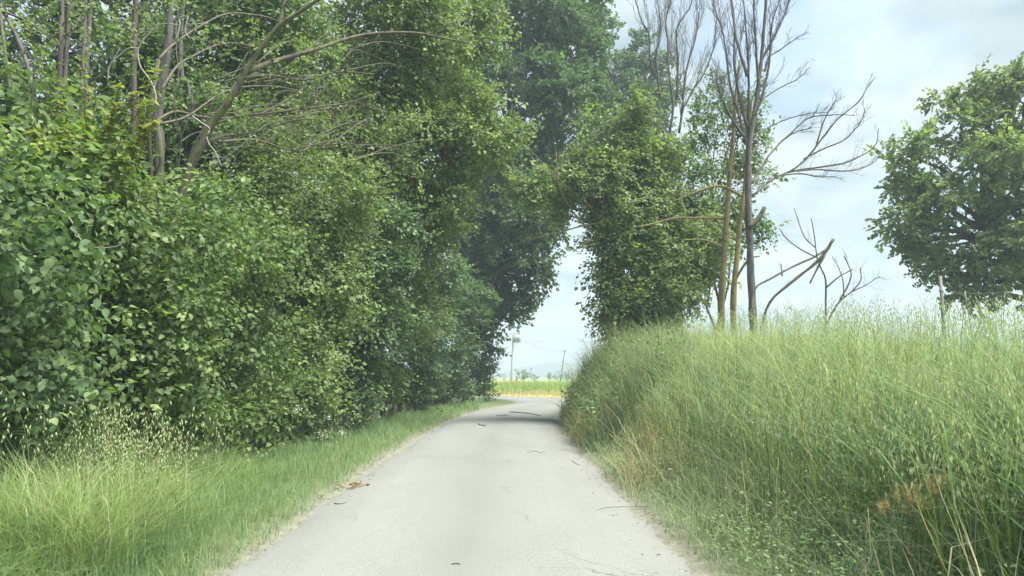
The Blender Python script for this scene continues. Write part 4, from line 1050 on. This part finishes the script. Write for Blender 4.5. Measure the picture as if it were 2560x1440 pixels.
# ------------------------------------------------------------------ far field
g = Geo(); n = 15000
x, y = scatter(n, -18, 26, 50, 125, r, 1.4); d = np.abs(road_dist(x, y)) - HALF
keep = (d > 7.0) & (y > 50); x, y = x[keep], y[keep]; n = len(x)
pos = np.stack([x, y, ground_z(x, y)], -1)
g.add(*blades(pos, r.uniform(.45, .95, n), .03 * np.clip(y / 60, 1, 2) * r.uniform(.7, 1.4, n), r.normal(0, .15, n), r.uniform(0, .5, n), pal_mix(n, [(.25, .34, .09), (.31, .38, .11), (.21, .30, .08)], r), None, r))
stuff("crop", g, "bright green crop in the sunny field beyond the bend", "crop")
g = Geo(); n = 16000
x, y = scatter(n, -16, 14, 38, 64, r, 1.2); d = road_dist(x, y) - HALF
keep = (d > .1) & (d < 8.0) & (y > 38); x, y = x[keep], y[keep]; n = len(x)
pos = np.stack([x, y, ground_z(x, y)], -1)
g.add(*blades(pos, r.uniform(.15, .5, n), .018 * r.uniform(.7, 1.4, n), r.normal(0, .3, n), r.uniform(0, 1, n), pal_mix(n, [(.50, .42, .18), (.44, .38, .15), (.30, .33, .11)], r), None, r))
stuff("dry_verge_grass", g, "sunlit yellow dry grass on the outside of the bend", "grass")

pop = Geo(); a = np.arange(6) * math.pi / 3
pv = np.vstack([[0, 0, 0], np.column_stack([.05 * np.cos(a), .05 * np.sin(a), .035 + .01 * np.cos(3 * a)])]); pop.add(pv, np.array([[0, i + 1, (i + 1) % 6 + 1] for i in range(6)]), (.55, .05, .02))
pme = pop.mesh("petals", M_PETAL); stg = Geo(); stg.tube(np.array([[0, 0, -.75], [.01, 0, -.4], [0, 0, 0]]), .003, 3, (.15, .2, .07)); sme = stg.mesh("stem", M_GRASS)
for k in range(26):
    Y = r.uniform(53, 78); q = pix(r.normal(1282, 18) + (r.uniform(0, 70) if k % 4 == 0 else 0), 965, Y)
    t = thing("poppy", "red poppy in the green field beside the utility pole", "poppy", (q[0], Y, gz(q[0], Y) + r.uniform(.6, .9)), "poppies in the far field"); s_ = r.uniform(.8, 1.3); t.scale = (s_, s_, 1); t.rotation_euler = (r.normal(0.5, .2), 0, r.uniform(-1, 1))
    for nm, me in (("petals", pme), ("stem", sme)):
        o = bpy.data.objects.new(nm, me); COL.objects.link(o); o.parent = t

fb = [("round green bush right beside the transformer pole", 1306, 942, 16, 14, 145), ("small pale bush between the pole and the hedge row", 1338, 942, 11, 7, 190), ("first low bush of the far row", 1372, 942, 12, 9, 210),
      ("second low bush of the far row", 1393, 942, 13, 10, 215), ("rightmost low bush of the far row by the leaning pole", 1418, 942, 14, 11, 200), ("tiny far bush left of the transformer pole", 1258, 943, 8, 6, 200)]
for k, (lb, x, y, rx, rz, Y) in enumerate(fb):
    c = pix(x, y, Y); w, hh = rx * Y / F, rz * Y / F
    lobes = [(c + np.array([dx_ * w * .6, 0, hh * zz]), np.array([w * .55, w * .5, hh * .55])) for dx_, zz in ((-.8, .1), (0, .45), (.8, .15), (-.3, 0), (.4, 0.05))]
    t, P, R, S, C = tree("field_bush", lb, "bush", lobes, (c[0], Y), .4, 3.0, 200 + k, rad=.08, nstem=3, spray_n=8, spray_len=.8, pal=PAL_YEL, young=.1, sub=0, group="low bushes far across the field")
    finish(t, P, R, S, C, T_DIA, "foliage")

# ------------------------------------------------------------------ poles and wires
Yp = 122
a, b_ = pix(1278, 960, Yp), pix(1283, 838, Yp)
t = thing("utility_pole", "grey utility pole carrying a transformer box beyond the bend", "pole", (a[0], Yp, gz(a[0], Yp)))
g = Geo(); a[2] = t.location[2]; g.tube(np.linspace(a - [0, 0, .3], b_, 5), np.linspace(.2, .14, 5), 10); link("pole", g.mesh("pole", M_POLE, True), t)
q = pix(1291.5, 847, Yp)
g = Geo(); g.box(q - [.62, .45, .62], q + [.68, .45, .6]); g.box(q - [.66, .5, .70], q + [.72, .5, -.621]); bx_ = link("transformer", g.mesh("transformer", M_BOX), t)
for i in range(5):
    g = Geo(); g.box(q + [-.52 + .24 * i, -.56, -.5], q + [-.46 + .24 * i, -.451, .45]); o = link("cooling_fin", g.mesh("cooling_fin", M_BOX), bx_)
for i in range(3):
    g = Geo(); g.tube(np.array([[q[0] - .4 + .4 * i, q[1], q[2] + .6 + .1 * j] for j in range(6)]), [.05, .09, .05, .09, .05, .03], 8); link("insulator", g.mesh("insulator", M_CERAMIC, True), t)
g = Geo(); g.box(b_ + [-.7, -.08, .0], b_ + [.9, .08, .14]); link("crossarm", g.mesh("crossarm", M_POLE), t)
g = Geo(); g.tube(np.array([b_ + [.05, -.2, -1.9], q + [.2, -.1, -.7]]), .04, 6); link("bracket", g.mesh("bracket", M_POLE, True), t)
a2, b2 = pix(1400, 945, 150), pix(1412, 876, 150)
t = thing("utility_pole", "thin leaning pole at the right of the far gap", "pole", (a2[0], 150, gz(a2[0], 150)))
g = Geo(); a2[2] = t.location[2] - .2; g.tube(np.linspace(a2, b2, 4), [.12, .11, .1, .09], 8); link("pole", g.mesh("pole", M_DARK, True), t)
g = Geo(); g.box(b2 + [-.3, -.05, -.25], b2 + [.3, .05, -.15]); link("crossarm", g.mesh("crossarm", M_DARK), t)
a3, b3 = pix(1328, 945, 260), pix(1328, 920, 260)
t = thing("utility_pole", "tiny distant pole standing among the far bushes", "pole", (a3[0], 260, gz(a3[0], 260)))
g = Geo(); a3[2] = t.location[2] - .2; g.tube(np.linspace(a3, b3, 4), .12, 8); link("pole", g.mesh("pole", M_DARK, True), t)
g = Geo(); g.box(b3 + [-.6, -.05, -.3], b3 + [.6, .05, -.15]); link("crossarm", g.mesh("crossarm", M_DARK), t)
def wire(p0, p1, sag, rad, lb, grp):
    tt = np.linspace(0, 1, 25)[:, None]; p = p0 + (p1 - p0) * tt - np.array([0, 0, 1]) * 4 * sag * tt * (1 - tt)
    g = Geo(); g.tube(p, rad, 5); tag(link("power_line", g.mesh("power_line", M_WIRE, True)), lb, "wire", grp)
wire(q + [.6, 0, .25], b2 + [0, 0, -.1], .55, .02, "upper sagging wire from the transformer to the leaning pole", "power lines")
wire(q + [.6, 0, -.05], b2 + [0, 0, -.35], .6, .02, "lower sagging wire from the transformer to the leaning pole", "power lines")
for k, (y0, y1) in enumerate(((806, 812), (828, 830), (848, 850))):
    wire(pix(1130, y0, 190), pix(1700, y1, 190), .6, .022, ["topmost", "middle", "lowest"][k] + " of the faint level wires crossing the sky gap", "power lines")

# fence posts with wire on the right field edge
fp = []
for lb, x, yt, Y, w in (("slim weathered fence post under the right oak", 2350, 690, 11.5, .028), ("short leaning fence stake right of the fence post", 2412, 728, 13.0, .012)):
    top = pix(x, yt, Y); t = thing("fence_post", lb, "post", (top[0], Y, gz(top[0], Y)))
    g = Geo(); bs = np.array([top[0] + (.0 if w > .02 else .12), Y, t.location[2] - .2]); g.tube(np.linspace(bs, top, 5), [w * 1.05, w, w, w, w * .95], 8); link("post", g.mesh("post", M_POST, True), t); fp.append(top)
    g = Geo(); g.tube(np.array([top - [0, 0, .26], top - [0, 0, .24]]), w + .006, 8); link("wire_wrap", g.mesh("wire_wrap", M_WIRE, True), t)
for lb, z_, sag, e in (("thin fence wire running right from the fence post", .26, .12, pix(2700, 690, 10.5)), ("thin fence wire running left from the fence post", .25, .15, pix(2080, 860, 15.0))):
    tt = np.linspace(0, 1, 20)[:, None]; p0 = fp[0] - [0, 0, z_]; p = p0 + (e - p0) * tt - np.array([0, 0, 1]) * 4 * sag * tt * (1 - tt)
    g = Geo(); g.tube(p, .0022, 5); tag(link("fence_wire", g.mesh("fence_wire", M_VINE, True)), lb, "wire", "fence wires")

# ------------------------------------------------------------------ small things on and beside the lane
def ground_pix(x, y):
    dd = RT * (x - 1280) / F + UP * (720 - y) / F + FWD
    s_ = (0.03 - CAM[2]) / dd[2]; p = CAM + dd * s_
    p[2] = on_road_or_ground(p[0], p[1]); return p
sticks = [("long dark fallen stick across the far part of the lane", [(1275, 1032), (1300, 1034), (1325, 1036), (1352, 1041)], .02), ("short dark twig left of the long stick on the lane", [(1240, 1042), (1256, 1040), (1270, 1041)], .014),
          ("thin curved twig on the right half of the lane", [(1318, 1135), (1335, 1130), (1352, 1134), (1362, 1130)], .005), ("small twig near the right edge below the dry grass", [(1430, 1152), (1442, 1160), (1452, 1163)], .005),
          ("bent twig poking onto the lane from the right verge", [(1620, 1262), (1560, 1266), (1515, 1270), (1490, 1278)], .0035), ("tiny twig near the bottom centre of the lane", [(1130, 1420), (1140, 1418), (1150, 1420)], .006),
          ("small twig on the lane by the left verge", [(835, 1258), (850, 1260), (865, 1257)], .006), ("dark twig in the middle distance left of centre", [(1195, 1062), (1205, 1066), (1214, 1068)], .014)]
for lb, pl, rd in sticks:
    P_ = np.array([ground_pix(x, y) for x, y in pl]); P_[:, 2] += rd * .8; g = Geo(); p = smooth_path(P_, 4); g.tube(p, np.linspace(rd, rd * .5, len(p)), 5)
    if rd > .008: limb(g, p[len(p) // 2], p[len(p) // 2] + np.array([.15, .2, .02]), rd * .5, rd * .3, r, 4, .05, 0, 4)
    tag(link("fallen_twig", g.mesh("fallen_twig", M_TWIG, True)), lb, "twig", "twigs on the lane")
g0 = ground_pix(880, 1213); t = thing("dead_leaf_clump", "small brown clump of dead leaves at the left edge of the lane", "leaves", g0)
P = g0 + r.normal(0, 1, (26, 3)) * [.09, .09, .012] + [0, 0, .02]; a = r.uniform(0, 6.28, 26); yv = norm(np.stack([np.cos(a), np.sin(a), r.normal(0, .3, 26)], -1)); z = np.array([0, 0, 1.]) + r.normal(0, .4, (26, 3)); xv = norm(np.cross(yv, z)); z = np.cross(xv, yv)
link("leaves", leaf_mesh("leaves", P, np.stack([xv, yv, z], -1), r.uniform(.04, .07, 26), pal_mix(26, [(.22, .13, .06), (.3, .2, .1)], r), T_RND), t)
# debris scattered along both edges
n = 1500; sgn = np.where(r.random(n) < .65, 1, -1); yy = r.uniform(2.8, 30, n) ; cxi = np.interp(yy, CL[:, 1], CL[:, 0]); off = HALF - np.abs(r.normal(0, .18, n)) + .1
P = np.stack([cxi + sgn * off, yy, np.zeros(n)], -1); P[:, 2] = [on_road_or_ground(a_, b__) + .006 for a_, b__ in P[:, :2]]
a = r.uniform(0, 6.28, n); yv = np.stack([np.cos(a), np.sin(a), r.normal(0, .05, n)], -1); z = np.tile([0, 0, 1.], (n, 1)) + r.normal(0, .2, (n, 3)); xv = norm(np.cross(yv, z)); z = np.cross(xv, yv)
Rr = np.stack([xv * r.uniform(.15, .8, (n, 1)), yv, z], -1)
tag(link("leaf_litter", leaf_mesh("leaf_litter", P, Rr, r.uniform(.012, .05, n), pal_mix(n, [(.2, .14, .08), (.33, .27, .16), (.12, .09, .06), (.15, .17, .07)], r), T_DIA)), "dry bits of leaf and straw along both edges of the lane", "litter", None, "stuff")

# white flower heads at the foot of the hedge, thistles and ruddy barley on the bank
def flower(lb, x, y, Y, nm="white_flower", colr=(.75, .75, .66), size=.05, n=40, grp=None, cat="flower"):
    c = pix(x, y, Y); gzz = gz(c[0], Y); t = thing(nm, lb, cat, (c[0], Y, gzz), grp)
    g = Geo(); g.tube(smooth_path([[c[0], Y, gzz - .02], [c[0] + .02, Y, (gzz + c[2]) / 2], c], 4), .004, 4, (.12, .18, .06)); link("stem", g.mesh("stem", M_GRASS), t)
    P = c + r.normal(0, 1, (n, 3)) * size * [1, .6, .7]; a = r.uniform(0, 6.28, n); yv = norm(np.stack([np.cos(a), np.sin(a), r.normal(0, .5, n)], -1)); z = np.array([0, -.8, .6]) + r.normal(0, .3, (n, 3)); xv = norm(np.cross(yv, z)); z = np.cross(xv, yv)
    o = link("blossom", leaf_mesh("blossom", P, np.stack([xv, yv, z], -1), r.uniform(.5, 1.1, n) * size * .55, pal_mix(n, [colr], r), T_RND, M_PETAL), t)
flower("white flower head highest at the foot of the elm bush", 742, 1025, 10.6)
flower("white flower head low by the verge, left one of the pair", 803, 1085, 11.5, n=26, size=.04)
flower("white flower head low by the verge, right one of the pair", 857, 1082, 12.3, n=26, size=.04)
flower("slim white flower between the high and low flower heads", 820, 1045, 11.6, n=18, size=.035)
for k, (x, y) in enumerate(((2000, 1015), (1912, 1055), (1942, 1092))):
    flower(["upper", "left", "lower"][k] + " pale mauve thistle head among the bank grass", x, y, 5.6, "thistle", (.5, .42, .5), .014, 24, "thistles on the bank", "thistle")
# ruddy barley tuft
c = pix(2280, 1300, 3.9); t = thing("barley_tuft", "tuft of ruddy bristly barley heads at the lower right", "barley", (c[0], 3.9, gz(c[0], 3.9)))
for k in range(15):
    hd = pix(2215 + 140 * r.random(), 1215 + 90 * r.random(), 3.75 + r.uniform(-.1, .1)); g = Geo(); b0 = np.array(t.location) + r.normal(0, .05, 3) * [1, 1, 0]
    p = smooth_path([b0, (b0 + hd) / 2 + [0, 0, .06], hd], 5); g.tube(p, .0018, 3, (.25, .27, .11)); st = link("stalk", g.mesh("stalk", M_GRASS), t)
    ax = norm(p[-1] - p[-2]); m_ = 46; s_ = r.random(m_)[:, None]; bp = hd + ax * s_ * .05
    dv = norm(ax * 1.2 + r.normal(0, .42, (m_, 3))); e = bp + dv * r.uniform(.035, .075, (m_, 1)); sdv = norm(np.cross(dv, r.normal(0, 1, (m_, 3)))) * .0017
    V = np.stack([bp - sdv, bp + sdv, e], 1).reshape(-1, 3); Fc = np.arange(m_ * 3).reshape(-1, 3); gg = Geo(); gg.add(V, Fc, np.repeat(pal_mix(m_, [(.52, .37, .22), (.48, .36, .22), (.5, .44, .28)], r), 3, axis=0))
    o = link("ear", gg.mesh("ear", M_GRASS), st)

# ------------------------------------------------------------------ haze
HAZE = 0.0019  # air haze, made denser to lift dark foliage like windscreen glare
g = Geo(); g.box((-4300, -60, -4.0), (4300, 4300, 80))
m, N, L = new_mat("haze_air"); o = N("ShaderNodeOutputMaterial"); pv_ = N("ShaderNodeVolumePrincipled")
pv_.inputs["Color"].default_value = (0.72, 0.86, 0.93, 1); pv_.inputs["Density"].default_value = HAZE; L(pv_.outputs[0], o.inputs["Volume"])
if HAZE > 0:
    tag(link("haze", g.mesh("haze", m)), "thin pale summer haze over the fields, also imitating windscreen glare", "haze", None, "stuff")
tot = sum(len(o.data.polygons) for o in SC.objects if o.type == 'MESH' and o.data.users == 1)
print("LEAVES", NLEAF, "TRIS", tot, "OBJECTS", len(SC.objects))
